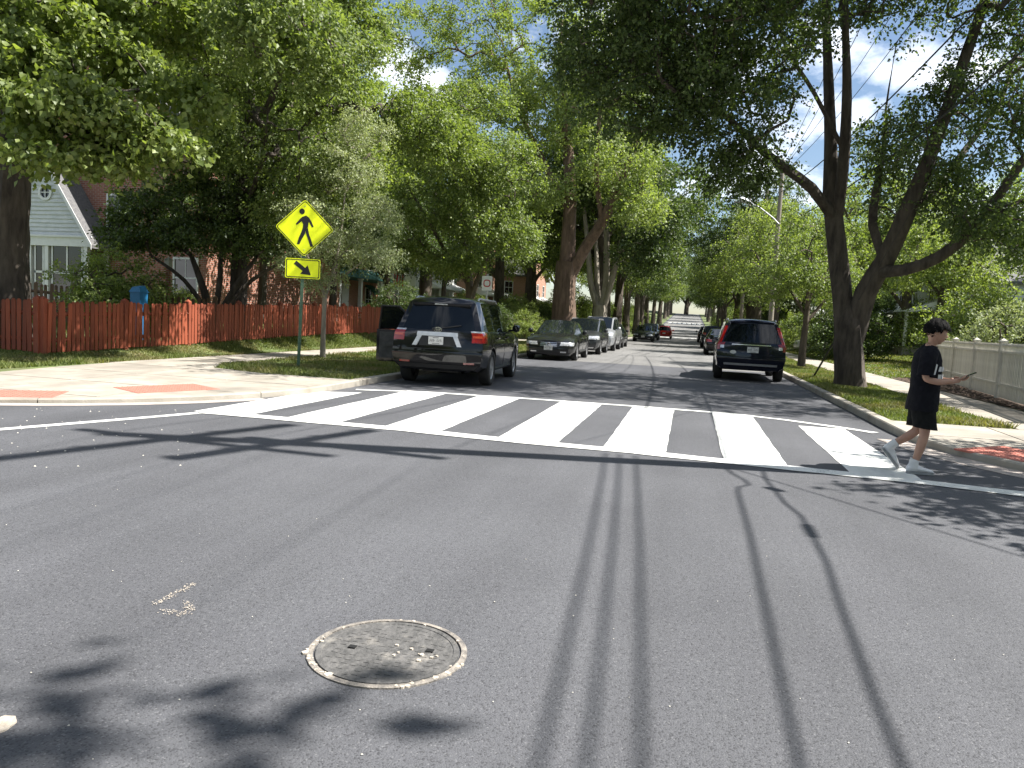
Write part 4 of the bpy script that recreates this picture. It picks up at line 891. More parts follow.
# --- darker tree behind the black car
p = at(470,300,30.5); B = (p.x,30.5,PZ-.02)
q = lambda a: loc_pts(B, a)
L_ = [q([(470,338,30.5,.22),(470,300,30.5,.17),(468,270,30.5,.15),(462,235,30.6,.12),(455,180,30.8,.09),(450,120,31,.05)]), q([(470,300,30.5,.12),(482,268,30.2,.10),(497,235,30,.08),(512,200,29.8,.05)]), q([(469,285,30.5,.10),(448,255,30.3,.08),(428,220,30,.06),(410,190,30,.04)])]
lob = [lobe_at(B,445,150,30.3,1.8,1.9,1.3,95), lobe_at(B,500,165,30,1.6,1.7,1.3,85), lobe_at(B,430,205,30,1.5,1.6,1.1,75), lobe_at(B,480,215,29.6,1.7,1.6,1.0,80), lobe_at(B,515,235,29.8,1.1,1.3,.8,40), lobe_at(B,410,245,29.8,.8,1.1,.6,28), lobe_at(B,455,255,29.5,1.3,1.2,.5,40), lobe_at(B,470,105,30.8,1.8,1.7,.8,60)]
tree('street_tree', 'dense round street tree standing behind the black parked car', 'tree', B, L_, lob, 61, M['leaf_mid'], M['bark'], dens=1.15, clr=.58, lpc=90, leaf=.105, droop=.35)

# --- the old oak with the furrowed brown trunk
B = (-7.1,43.0,PZ-.02)
q = lambda a: loc_pts(B, a)
L_ = [q([(563,345,43,.95),(564,325,43,.72),(565,290,43,.62),(568,262,43,.60)]), q([(566,270,43,.46),(568,235,43,.40),(570,190,43,.34),(566,120,43.5,.25),(560,40,44,.14)]), q([(570,275,43,.36),(585,248,42.5,.32),(602,222,42,.28),(622,180,41.5,.2),(640,130,41,.12)]), q([(569,210,43,.22),(545,165,43.5,.17),(520,110,44,.11),(505,60,44.5,.07)]), q([(602,222,42,.16),(596,170,41,.12),(600,110,40,.08)])]
lob = [lobe_at(B,555,110,43,3.0,3.0,2.0,120), lobe_at(B,500,90,44,3.0,2.6,1.8,100), lobe_at(B,620,160,41.5,2.4,2.6,1.6,95), lobe_at(B,600,70,42,3.0,3.0,2.0,100), lobe_at(B,540,190,42,2.0,2.2,1.0,60), lobe_at(B,500,20,45,4.0,3.6,2.6,130), lobe_at(B,640,205,41,1.5,1.8,.9,45), lobe_at(B,420,40,46,3.0,3.0,2.2,80), lobe_at(B,610,-10,43,4,4,2.6,110)]
tree('oak_tree', 'old oak with massive furrowed brown trunk behind the parked dark sedan', 'tree', B, L_, lob, 71, M['leaf_light'], M['bark_red'], dens=1.0, clr=.85, lpc=90, leaf=.15, droop=.3)

# --- pale multi-stemmed tree next to it
B = tuple(at(601,330,55)); B = (B[0],55,PZ-.02)
q = lambda a: loc_pts(B, a)
L_ = [q([(600,335,55,.62),(600,318,55,.5),(601,305,55,.44)]), q([(599,310,55,.26),(591,285,55,.22),(588,250,55,.18),(584,210,55,.12)]), q([(602,310,55,.28),(606,285,55,.24),(607,250,55,.2),(606,200,55,.12)]), q([(603,310,55,.22),(612,280,54.5,.19),(620,245,54,.15),(632,200,53.5,.09)]), q([(598,312,55,.2),(597,270,55.5,.17),(595,220,56,.10)])]
lob = [lobe_at(B,585,180,55,3,3,2,85), lobe_at(B,625,175,54,3,3,2.2,95), lobe_at(B,650,215,53,2.4,2.4,1.8,65), lobe_at(B,610,120,55,4,4,2.6,110), lobe_at(B,640,250,53,1.8,2,1.1,40)]
tree('street_tree', 'pale barked tree with several upright stems behind the silver van', 'tree', B, L_, lob, 81, M['leaf_dark'], M['bark_pale'], dens=1.3, clr=.9, lpc=84, leaf=.17, droop=.3)

# --- prototypes for the rest of the street
def proto(kind, seed):
    rg = random.Random(seed)
    if kind == 'tall':
        L_ = [[(0,0,-.3,.55),(0,0,1,.40),(.1,0,4,.34),(.2,.1,8,.24),(.1,.2,13,.10)]]+[[(.1,0,3.5+.7*i,.17),(1.8*math.cos(i*2.2),1.8*math.sin(i*2.2),5.6+.9*i,.12),(3.6*math.cos(i*2.2+.3),3.6*math.sin(i*2.2+.3),7+.9*i,.06)] for i in range(5)]
        lob = [(3.4*math.cos(i*1.05),3.4*math.sin(i*1.05),6.6+1.0*(i%3),2.4,2.4,1.7,52) for i in range(6)]+[(0,0,11.5,3.4,3.4,2.6,100),(0,0,8.6,3.6,3.6,2.0,70)]
        return L_, lob, dict(clr=.85, lpc=77, leaf=.165, droop=.3)
    if kind == 'round':
        L_ = [[(0,0,-.2,.17),(0,0,1,.13),(.05,0,2.2,.11),(.1,.1,4,.07)]]+[[(.02,0,1.8+.3*i,.07),(.9*math.cos(i*2.1),.9*math.sin(i*2.1),2.9+.4*i,.05),(1.7*math.cos(i*2.1),1.7*math.sin(i*2.1),3.7+.4*i,.03)] for i in range(4)]
        lob = [(1.5*math.cos(i*1.26),1.5*math.sin(i*1.26),3.4+.5*(i%2),1.1,1.1,.85,40) for i in range(5)]+[(0,0,5.2,1.6,1.6,1.1,65)]
        return L_, lob, dict(clr=.5, lpc=77, leaf=.095, droop=.4)
    if kind == 'shrub':
        L_ = [[(0,0,-.1,.08),(0,0,.6,.06),(.05,.05,1.5,.03)]]+[[(0,0,.1,.05),(.6*math.cos(i*1.6),.6*math.sin(i*1.6),.8,.035),(1.1*math.cos(i*1.6),1.1*math.sin(i*1.6),1.4,.02)] for i in range(4)]
        lob = [(.9*math.cos(i*1.26),.9*math.sin(i*1.26),.8+.3*(i%2),.8,.8,.65,34) for i in range(5)]+[(0,0,1.5,.9,.9,.7,40)]
        return L_, lob, dict(clr=.36, lpc=70, leaf=.075, droop=.25)
PROTO = {}
def plant(kind, leafm, barkm, name, label, cat, x, y, s=1.0, rz=0.0, sz=None, group=None, seed=1):
    key = (kind, leafm, barkm, seed)
    if key not in PROTO:
        L_, lob, kw = proto(kind, seed); mb, v, f = grow(L_, lob, seed*7+3, **kw)
        PROTO[key] = (mb.mesh('trunk', M[barkm], True, 60), fast_mesh('crown', v, f, M[leafm]))
    tm, cm = PROTO[key]; z = float(yard(x,y)) if (x < KL-.5 or x > KR+.5) else PZ
    if y > 300 or y < 7.6: z = 0.0
    t = thing(name, label, cat, (x,y,z-.02), rz, group); t.scale = (s,s,sz or s); link('trunk', tm, t); link('crown', cm, t); return t
rgt = random.Random(77)
# right side, individually visible
plant('round','leaf_mid','bark','street_tree','young round street tree on the strip right of the dark blue car',"tree", 4.3, 31.5, .95, .4)
plant('round','leaf_light','bark','street_tree','light green tree on the strip beyond the dark blue car', 'tree', 4.6, 45, 1.35, 1.9, seed=2)
plant('round','leaf_light','bark','street_tree','pale green tree left of the two utility poles, beyond the parked cars', 'tree', 4.7, 58, 1.6, 3.0, seed=2)
plant('round','leaf_light','bark','yard_tree','light green yard tree behind the utility pole with the lamp', 'tree', 10.0, 50, 1.75, 4.0, seed=2)
plant('round','leaf_light','bark','yard_tree','light green yard tree behind the fork of the big right tree', 'tree', 12.5, 44, 1.45, 5.0, seed=2)
plant('round','leaf_mid','bark','yard_tree','green yard tree hanging over the right edge of the lawn', 'tree', 16.5, 36, 1.5, .8)
sh = [(16.5,60,1.6,'leaf_mid','large green shrub behind the lawn, left of the person'),(12.6,38.5,1.45,'leaf_light','bright green shrub behind the head of the person'),(11.4,31.8,1.1,'leaf_grey','grey green feathery shrub above the white fence'),(13.6,30.5,1.3,'leaf_mid','green shrub over the right end of the white fence'),(15.0,26.0,1.35,'leaf_mid','dark green shrub at the right edge above the fence'),(14.0,64,1.7,'leaf_dark','dark shrub at the back of the sunlit lawn'),(7.9,42.5,1.2,'leaf_dark','dark shrub behind the trunk of the forked tree'),(13.8,42,1.7,'leaf_mid','tall shrub at the back of the right yard')]
for i, (x,y,s,lm,lab) in enumerate(sh): plant('shrub', lm, 'bark', 'shrub', lab, 'shrub', x, y, s*1.15, i*1.3, seed=3)
# left yard shrubs
for i, (px, Y, s, lm, lab) in enumerate([(118,20.0,1.1,'leaf_light','yellow green bush beside the porch behind the red fence'),(150,23.0,.62,'leaf_light','bright small bush behind the blue bin'),(178,24.5,.55,'leaf_light','bright small bush below the house window'),(398,33.0,1.0,'leaf_dark','dark evergreen bush behind the end of the red fence'),(515,60,1.3,'leaf_light','yellow green bush in front of the orange brick house'),(528,50,.9,'leaf_light','sunlit bush left of the oak trunk')]):
    p = at(px,300,Y); plant('shrub', lm, 'bark', 'shrub', lab, 'shrub', p.x, Y, s, i*1.1, seed=3)
for i, (x,y,s_,lab) in enumerate(((-16.4,27.3,1.25,'dark round tree in the yard left of the small sign tree'),(-15.6,31.8,1.2,'dark round tree behind the middle of the red fence'),(-14.9,36.5,1.2,'dark round tree behind the far end of the red fence'),(-13.6,41.5,1.15,'dark round tree beyond the end of the red fence'))):
    plant('round','leaf_dark','bark_dark','yard_tree',lab,'tree', x, y, s_, i*1.7)
plant('tall','leaf_dark','bark_dark','street_tree','tall dark tree leaning its crown over the road beyond the silver minivan','tree', -6.9, 60, 1.55, 2.5, seed=4)
plant('tall','leaf_dark','bark_dark','street_tree','dark tree on the right strip just beyond the far utility pole','tree', 5.6, 71, 1.1, 4.1, seed=4)
# rows further down the street
k = 0
for y in (66,75,86,98,112,128,146,165,186,210,236,262,290):
    plant('tall','leaf_dark' if k%3 else 'leaf_mid','bark','street_tree','tall tree in the far row on the left of the street','tree', KL-1.6+rgt.uniform(-.5,.4), y+rgt.uniform(-2,2), rgt.uniform(1.15,1.45), rgt.uniform(0,6), group='tall trees far down the left side', seed=4); k += 1
for y in (78,88,101,120,137,155,176,198,224,250,280):
    plant('tall','leaf_dark' if k%2 else 'leaf_mid','bark','street_tree','tall tree in the far row on the right of the street','tree', KR+2.2+rgt.uniform(-.4,.8), y+rgt.uniform(-2,2), rgt.uniform(.8,1.1), rgt.uniform(0,6), group='tall trees far down the right side', seed=4); k += 1
for (x,y,s) in ((-19,33,1.15),(-24,37,1.3),(-17,48,1.1),(-15.5,62,1.1),(-26,54,1.3),(-16,76,1.1),(-18,88,1.2),(-34,30,1.3),(-33,44,1.4),(-36,62,1.4),(-34,80,1.3),(-28,100,1.4),(-20,120,1.4),(-18,150,1.5),(-16,180,1.5)):
    plant('tall','leaf_mid' if k%2 else 'leaf_light','bark','yard_tree','tall leafy tree among the houses on the left','tree', x, y, s, rgt.uniform(0,6), group='trees among the houses on the left', seed=4); k += 1
for (x,y,s) in ((15,60,.9),(14,78,1.0),(13,96,1.0),(30,55,1.1),(28,74,1.2),(24,92,1.2),(15,118,1.2),(14,145,1.3),(14,175,1.4),(36,44,1.0)):
    plant('tall','leaf_light' if k%2 else 'leaf_mid','bark','yard_tree','tall leafy tree in the yards on the right','tree', x, y, s, rgt.uniform(0,6), group='trees in the yards on the right', seed=4); k += 1
for (x,y,s) in ((-9,298,2.3),(-2,318,2.5),(7,300,2.3),(-17,305,2.4),(15,305,2.4)):
    plant('tall','leaf_dark','bark','background_tree','dark tree closing the view where the street climbs','tree', x, y, s, rgt.uniform(0,6), group='trees at the end of the street', seed=4)
# hedges and far wood that close the gaps under the crowns
hg = []
for i in range(30):
    y = 44+i*4.6; hg.append((-12.8+rgt.uniform(-.8,.8)+(1.2 if y > 85 else 0), y, rgt.uniform(.8,1.2)*(1 if y < 80 else 1.9), 'left'))
for i in range(30):
    y = 47+i*4.6; hg.append((8.2+rgt.uniform(-.6,1.2), y, rgt.uniform(.9,1.4)*(1 if y < 75 else 1.8), 'right'))
for i, (x,y,s_,sd_) in enumerate(hg):
    plant('shrub', ('leaf_mid','leaf_dark','leaf_light')[i%3], 'bark', 'hedge_bush', 'leafy garden bush along the sidewalk on the '+sd_+' further down the street', 'shrub', x, y, s_, rgt.uniform(0,6), group='garden bushes further down on the '+sd_, seed=3)
for i in range(34):
    a_ = i/33; x = -48-18*(i%2)+rgt.uniform(-4,4); y = 20+a_*200
    plant('tall','leaf_dark' if i%3 else 'leaf_mid','bark','background_tree','tree in the wood behind the houses on the left','tree', x, y, rgt.uniform(1.0,1.4), rgt.uniform(0,6), group='wood behind the houses on the left', seed=4)
for i in range(30):
    a_ = i/29; x = 34+14*(i%2)+rgt.uniform(-4,4); y = 34+a_*190
    plant('tall','leaf_dark' if i%3 else 'leaf_mid','bark','background_tree','tree in the wood behind the houses on the right','tree', x, y, rgt.uniform(.8,1.1), rgt.uniform(0,6), group='wood behind the houses on the right', seed=4)
for i in range(22):
    plant('tall',('leaf_mid','leaf_dark')[i%2],'bark','street_tree','street tree behind the camera, outside the picture','tree', (-14.5,10.5)[i%2]+rgt.uniform(-1.5,1.5)+(i//2%2)*(-9 if i%2==0 else 9), -13-(i//2)*7+rgt.uniform(-2,2), rgt.uniform(.9,1.2), rgt.uniform(0,6), group='street trees behind the camera', seed=4)
# street trees on the corners beside and behind the camera: their shade falls into the picture
plant('round','leaf_mid','bark','street_tree','corner tree outside the right edge, its leaf shadow lies by the kerb','tree', 9.6, 8.6, 1.45, 1.0)
plant('tall','leaf_mid','bark','street_tree','tall tree behind the camera on the right, shading the lower left road','tree', 3.5, -5.1, 1.5, 2.2, seed=4)
# ================================================================ UTILITY POLES, CABLES, SIGNS
def pole(name, label, x, y, h, r0, arms, lamp=None, mats=None):
    z0 = float(yard(x,y)) if y > 13 else PZ-.01
    t = thing(name, label, 'utility pole', (x,y,z0)); m_ = MB(); m_.tube([(0,0,-.3),(0,0,h*.5),(0,0,h)], [r0,r0*.86,r0*.7], 14); m_.build('shaft', M['pole_wood'], t, True)
    for (z, dx, dy, ln) in arms:
        d = Vector((dx,dy,0)).normalized(); nv = Vector((-d.y,d.x,0)); m_ = MB(); rot = Matrix.Rotation(math.atan2(d.y,d.x),3,'Z'); m_.cbox(nv*(r0*.8+.05)+Vector((0,0,z)), (ln,.10,.12), rot); a = m_.build('crossarm', M['pole_wood'], t)
        b = MB(); b.tube([nv*(r0*.8+.02)+Vector((0,0,z-.6)), nv*(r0*.8+.06)+d*ln*.3+Vector((0,0,z-.06))], .02, 4); b.tube([nv*(r0*.8+.02)+Vector((0,0,z-.6)), nv*(r0*.8+.06)-d*ln*.3+Vector((0,0,z-.06))], .02, 4); b.build('brace', M['galv'], a)
        for s in (-.46,-.2,.2,.46):
            i_ = MB(); c = nv*(r0*.8+.05)+d*ln*s+Vector((0,0,z+.06)); i_.lathe([(.018,0),(.05,.03),(.025,.06),(.05,.10),(.025,.13),(.04,.17),(.001,.19)], 8, 'z', c); i_.build('insulator', M['porcelain'], a)
    return t
COT = 1/math.tan(SUN_EL)
def unshadow(x, y, z): return (x+z*COT*SUN_H[0], y+z*COT*SUN_H[1], z)
cp = thing('utility_pole', 'tall utility pole off the right edge whose crossarm shadows lie on the road', 'utility pole', (5.0,9.05,PZ-.01))
PB = Vector(cp.location); m_ = MB(); m_.tube([(0,0,-.3),(0,-.45,7),(0,-1.0,14.9)], [.19,.17,.14], 14); m_.build('shaft', M['pole_wood'], cp, True)
for (x0,y0,x1,y1,z) in ((-5.7,5.2,-4.6,8.4,14.1),(-4.45,5.95,-3.6,8.5,12.5),(-6.25,6.9,-3.3,6.75,13.4),(-4.5,7.32,-2.3,7.15,11.6)):
    a_ = Vector(unshadow(x0,y0,z))-PB; b_ = Vector(unshadow(x1,y1,z))-PB; d_ = (b_-a_); m_ = MB(); m_.cbox((a_+b_)/2, (d_.length,.15,.15), Matrix.Rotation(math.atan2(d_.y,d_.x),3,'Z')); arm = m_.build('crossarm', M['pole_wood'], cp)
    for t_ in (.05,.28,.72,.95):
        i_ = MB(); i_.lathe([(.018,0),(.05,.03),(.025,.06),(.05,.10),(.025,.13),(.04,.17),(.001,.19)], 8, 'z', a_+d_*t_+Vector((0,0,.07))); i_.build('insulator', M['porcelain'], arm)
p2 = at(771,318,37.0); p2 = (p2.x,37.0)
pp2 = pole('utility_pole', 'wooden utility pole with a street lamp arm beyond the dark blue car', p2[0], p2[1], 9.0, .12, [])
zb2 = pp2.location.z
la = at(768,224,37)-pp2.location; lb_ = at(759,207,36.4)-pp2.location; lc = at(750,203,36.0)-pp2.location
m_ = MB(); m_.tube([(0,-.1,la.z),(la.x*.6,la.y-.2,la.z+.25),tuple(lb_),tuple(lc)], .035, 6); ar = m_.build('lamp_arm', M['galv'], pp2, True)
d = (lc-lb_).normalized(); m_ = MB(); m_.tube([lc-d*.1,lc+d*.05,lc+d*.35,lc+d*.6,lc+d*.68], [.05,.09,.13,.10,.03], 8); m_.build('lamp_head', M['galv'], ar, True)
p3 = at(741,318,66.0); p3 = (p3.x,66.0)
pole('utility_pole', 'thinner far utility pole left of the one with the lamp', p3[0], p3[1], 12.4, .15, [(11.7,1,0,2.4)])
pole('utility_pole', 'utility pole behind the camera carrying the overhead cables', 5.3, -34.0, 14.5, .17, [(13.5,1,0,2.7),(11.5,1,0,2.3)])
def sag(a, b, s, n=24): a, b = Vector(a), Vector(b); return [a+(b-a)*(i/n)-Vector((0,0,4*s*(i/n)*(1-i/n))) for i in range(n+1)]
def cable(label, pts, r_, group=None, blobs=()):
    P0 = Vector(pts[0]); m_ = MB(); m_.tube([p-P0 for p in map(Vector,pts)], r_, 6); o = m_.build('overhead_cable', M['wire'], loc=P0, smooth=True); tag(o, label, 'cable', group)
    for (p, d, ln, rr_) in blobs:
        b = MB(); p = Vector(p)-P0; d = Vector(d); b.tube([p-d*ln/2,p-d*ln*.4,p+d*ln*.4,p+d*ln/2], [rr_*.3,rr_,rr_,rr_*.3], 8); b.build('splice_case', M['wire'], o, True)
    return o
# two communication cables close to the pole, with slack loops
zc = 6.2; c1 = [unshadow(*q) for q in ((.42,8.2,zc),(.50,7.75,zc),(.60,7.45,zc-.02),(.62,7.25,zc-.03),(.52,7.1,zc-.03),(.50,6.9,zc-.03),(.50,5.5,zc-.03),(.47,4.0,zc-.03),(.44,2.5,zc-.03),(.42,0,zc-.05),(.4,-10,zc-.2),(.5,-34,zc))]
cable('black overhead cable with a slack loop, casting the straight shadow right of centre', c1, .017)
zc = 5.75; c2 = [unshadow(*q) for q in ((.82,8.3,zc),(.80,7.6,zc),(.83,7.1,zc),(.86,6.6,zc-.01),(.93,6.2,zc-.03),(.93,5.6,zc-.03),(.92,5.0,zc-.03),(.86,4.2,zc-.03),(.80,3.2,zc-.04),(.77,2.5,zc-.05),(.74,0,zc-.06),(.7,-10,zc-.2),(.8,-34,zc))]
cable('black overhead cable with two splice cases, casting the bent shadow at right', c2, .017, None, [(unshadow(.83,7.15,zc),(.6,-.8,0),.20,.055),(unshadow(.93,5.75,zc-.03),(0,-1,0),.42,.035)])
for i, (xa, z_) in enumerate(((-.80,8.0),(-.65,7.8),(-.48,7.55))):
    a = unshadow(xa,8.3,z_); cable(['topmost','middle','lowest'][i]+' of three slack cables whose soft shadows run towards the camera', sag(a,(5.3,-34,z_+.2),1.15), .015)
cable('thin service wire leaving the corner pole, its shadow slants to the right edge', sag((4.85,8.8,6.25),(14,-5.5,5.9),.35), .012)
for i, (z_, s) in enumerate(((13.66,1.0),(11.66,.9))):
    for dx in (-1.0,1.0):
        cable(('upper' if i == 0 else 'lower')+(' left' if dx < 0 else ' right')+' power line strung above the right kerb from the corner pole', sag((5+dx,8.1,z_),(p2[0]+dx*.1,37,8.9-i*.3),s), .010)
        cable(('upper' if i == 0 else 'lower')+(' left' if dx < 0 else ' right')+' power line running behind the camera from the corner pole', sag((5+dx,8.0,z_),(5.3+dx,-34,z_),s), .005)
for i, z_ in enumerate((7.7,6.2)): cable(('upper' if i == 0 else 'lower')+' communication cable along the right kerb between the poles', sag((4.95,9.1,z_),(p2[0],37,z_),.5), .018)
for i, z_ in enumerate((8.8,8.0,6.8)): cable(['highest','middle','lowest'][i]+' line between the lamp pole and the far pole', sag((p2[0],37.1,z_),(p3[0],66,z_-.1),.6), .018)
gw = thing('guy_wire', 'dark slanting guy wire anchored in the grass left of the forked tree', 'guy wire', (3.75,24.9,PZ)); a = Vector((0,0,-.05)); b = Vector((5.0-3.75,9.1-24.9,8.8-PZ)); d = b-a
m_ = MB(); m_.tube([a,b], .006, 5); m_.build('strand', M['wire'], gw); m_ = MB(); m_.tube([a,a+d.normalized()*3.2], .03, 8); m_.build('guard', M['wire'], gw)

# --- crossing sign
sp = at_g(298,372); S = thing('pedestrian_crossing_sign', 'yellow diamond walking-person sign with arrow plaque on a green post', 'road sign', (sp[0],sp[1],PZ-.01))
cz = at(302.5,228,sp[1]).z-S.location.z; az = at(302,268.5,sp[1]).z-S.location.z; rz = math.atan2(.42,.9); rot = Matrix.Rotation(rz,3,'Z')
lean = .02
m_ = MB(); h_ = cz+.45
m_.prism([(-.035,.0),(-.03,-.03),(.03,-.03),(.035,0),(.02,.0),(.018,-.018),(-.018,-.018),(-.02,0)], -.3, h_); m_.v = [tuple(rot @ Vector((x+z*lean,y+.045,z))) for x,y,z in m_.v]; m_.build('post', M['post_green'], S)
def plate(poly, y0, y1, name, mat, par, cz_):
    m_ = MB(); m_.prism(poly, y0, y1, 'y'); m_.v = [tuple(rot @ Vector((x+cz_*lean,y,z+cz_))) for x,y,z in m_.v]; return m_.build(name, mat, par)
def rounded(poly, r_, n=5):
    out = []; N_ = len(poly)
    for i in range(N_):
        p0, p, p1 = Vector(poly[i-1]), Vector(poly[i]), Vector(poly[(i+1)%N_]); a = p+(p0-p).normalized()*r_; b = p+(p1-p).normalized()*r_
        for k in range(n+1): t = k/n; q = a*(1-t)**2+p*2*t*(1-t)+b*t*t; out.append((q.x,q.y))
    return out
def ring(poly_o, poly_i, y, name, mat, par, cz_):
    n = len(poly_o); m_ = MB(); m_.add([(x,y,z) for x,z in poly_o]+[(x,y,z) for x,z in poly_i], [(i,(i+1)%n,n+(i+1)%n,n+i) for i in range(n)]); m_.v = [tuple(rot @ Vector((x+cz_*lean,yy,z+cz_))) for x,yy,z in m_.v]; return m_.build(name, mat, par)
D = .62; dia = lambda r_, rr_: rounded([(0,-r_),(r_,0),(0,r_),(-r_,0)], rr_)
dp = plate(dia(D,.07), -.004, .0, 'diamond_plate', M['sign_y'], S, cz); plate(dia(D-.002,.07), .0005, .003, 'plate_back', M['sign_back'], dp, cz)
ring(dia(D-.022,.06), dia(D-.045,.05), -.006, 'border', M['sign_k'], dp, cz)
ped = [[(-.045,.20),(.02,.225),(.075,.19),(.12,.12),(.165,.02),(.135,.005),(.09,.085),(.07,.11),(.06,.0),(.02,-.03),(-.035,-.02),(-.03,.06),(-.06,.11),(-.145,.03),(-.165,.055),(-.09,.155)],
       [(-.035,-.015),(.02,-.025),(.012,-.12),(-.04,-.22),(-.09,-.335),(-.135,-.33),(-.10,-.20),(-.06,-.10)], [(.005,-.03),(.06,-.01),(.085,-.13),(.13,-.25),(.165,-.36),(.115,-.37),(.075,-.25),(.03,-.13)]]
hd = [(-.0-.055+.052*math.cos(k*.524), .30+.055*math.sin(k*.524)) for k in range(12)]
m_ = MB()
for k, P in enumerate(ped+[hd]): m_.prism([(x*1.15,z*1.12+.02) for x,z in P], -.0065-.0003*k, -.0042, 'y')
m_.v = [tuple(rot @ Vector((x+cz*lean,y,z+cz))) for x,y,z in m_.v]; m_.build('walking_figure', M['sign_k'], dp)
for zz in (-.47,.47):
    m_ = MB(); m_.lathe([(.012,-.009),(.012,-.004)], 8, 'y'); m_.lathe([(.001,-.009),(.012,-.009)], 8, 'y'); m_.v = [tuple(rot @ Vector((x+cz*lean,y,z+cz+zz))) for x,y,z in m_.v]; m_.build('bolt', M['galv'], dp)
rect = lambda w, h, r_: rounded([(-w,-h),(w,-h),(w,h),(-w,h)], r_)
ap = plate(rect(.37,.215,.04), -.004, 0, 'arrow_plate', M['sign_y'], S, az); plate(rect(.368,.213,.04), .0005, .003, 'plate_back', M['sign_back'], ap, az)
ring(rect(.352,.197,.035), rect(.334,.179,.03), -.006, 'border', M['sign_k'], ap, az)
arw = [(-.21,.045),(-.21,-.045),(.03,-.045),(.03,-.125),(.22,0),(.03,.125),(.03,.045)]; ca, sa = math.cos(R(-38)), math.sin(R(-38)); arw = [(x*ca-z*sa, x*sa+z*ca) for x,z in arw]
m_ = MB(); m_.prism(arw, -.0065, -.0042, 'y'); m_.v = [tuple(rot @ Vector((x+az*lean,y,z+az))) for x,y,z in m_.v]; m_.build('arrow', M['sign_k'], ap)
# --- small parking sign further along the left strip
Y_ = 24.0
while at(487,283,Y_).x > -6.6 and Y_ < 60: Y_ += .25
q = at(487,283,Y_); S2 = thing('parking_sign', 'small white parking sign above the roof of the black car', 'road sign', (q.x,Y_,PZ-.01)); hz = q.z-PZ
m_ = MB(); m_.box((-.025,0,-.2),(.025,.03,hz+.3)); m_.build('post', M['galv'], S2)
m_ = MB(); m_.prism(rect(.17,.24,.03), -.004, -.001, 'y'); m_.v = [(x,y,z+hz) for x,y,z in m_.v]; o = m_.build('plate', M['white_trim'], S2)
m_ = MB(); m_.add([(x,-.006,z+hz) for x,z in rect(.12,.12,.1)]+[(x,-.006,z+hz) for x,z in rect(.085,.085,.07)], [(i,(i+1)%24,24+(i+1)%24,24+i) for i in range(24)]); m_.build('print', M['flag_r'], o)
# --- flag on a porch
q = at(397,272,44.0); F = thing('flag', 'small striped flag hanging from a slanted staff by the porch', 'flag', tuple(q))
m_ = MB(); m_.tube([(-.9,.3,-.5),(.3,-.1,.75)], .015, 6); m_.build('staff', M['white_trim'], F)
for i in range(9):
    m_ = MB(); P = []
    for k in range(7): z = .45-k*.22; P += [(-.35+i*.09+.05*math.sin(k*.9)+(k*.02), .03*math.sin(i*1.3+k*.4), z),(-.26+i*.09+.05*math.sin(k*.9)+(k*.02), .03*math.sin((i+1)*1.3+k*.4), z)]
    m_.add(P, [(2*k,2*k+1,2*k+3,2*k+2) for k in range(6)])
    m_.build('stripe', M['flag_b'] if i > 9 else (M['flag_r'] if i%2 else M['flag_w']), F)
# ================================================================ VEHICLES (length along local Y, front at +Y)
def paintmat(name, c, rough=.28, flake=0.0, metallic=0.0):
    m, n, b = newmat(name); b.inputs['Base Color'].default_value = tuple(c)+(1,); b.inputs['Roughness'].default_value = rough; b.inputs['Metallic'].default_value = metallic
    b.inputs['Coat Weight'].default_value = .9; b.inputs['Coat Roughness'].default_value = .03; b.inputs['Specular IOR Level'].default_value = .08
    N = n.nodes.new; t = N('ShaderNodeTexCoord'); no = N('ShaderNodeTexNoise'); no.inputs['Scale'].default_value = 5; no.inputs['Detail'].default_value = 6; n.links.new(t.outputs['Object'], no.inputs['Vector'])
    mr = N('ShaderNodeMapRange'); mr.inputs['To Min'].default_value = rough; mr.inputs['To Max'].default_value = rough+.12; n.links.new(no.outputs['Fac'], mr.inputs['Value']); n.links.new(mr.outputs['Result'], b.inputs['Roughness'])
    return m
PT = {'black': paintmat('black_paint',(.006,.006,.007)), 'navy': paintmat('navy_paint',(.006,.008,.018)), 'charcoal': paintmat('charcoal_paint',(.012,.0125,.013),metallic=.2), 'grey': paintmat('grey_paint',(.045,.047,.05),metallic=.4), 'silver': paintmat('silver_paint',(.42,.43,.44),metallic=.6), 'red': paintmat('red_paint',(.35,.02,.018)), 'white': paintmat('white_paint',(.7,.7,.69))}
CM = {'glass': pmat('car_glass',(.006,.008,.010),None,rough=.03,spec=.38), 'tyre': pmat('tyre_rubber',(.014,.014,.014),(.022,.022,.021),20,.85), 'rim': pmat('alloy_rim',(.38,.38,.39),(.48,.48,.49),8,.35,metallic=.7), 'black': pmat('black_trim',(.012,.012,.012),(.02,.02,.02),30,.6), 'chrome': pmat('satin_chrome',(.62,.62,.62),None,rough=.18,metallic=1.0), 'bright': pmat('silver_garnish',(.60,.60,.60),(.68,.68,.68),10,.3,metallic=.5),
      'lamp_r': pmat('red_lens',(.20,.006,.005),(.30,.012,.008),18,.18,coat=1.0), 'lamp_a': pmat('amber_red_lens',(.45,.06,.02),None,rough=.2,coat=1.0), 'lamp_w': pmat('clear_lens',(.35,.36,.37),(.68,.69,.70),22,.12,metallic=.4,coat=1.0), 'plate': pmat('number_plate',(.68,.67,.64),(.74,.73,.70),10,.5), 'ink': pmat('plate_ink',(.10,.09,.10),None,rough=.6), 'seat': pmat('door_card',(.05,.05,.05),(.09,.088,.085),10,.8)}
FR = [-1,-.86,-.45,0,.45,.86,1]
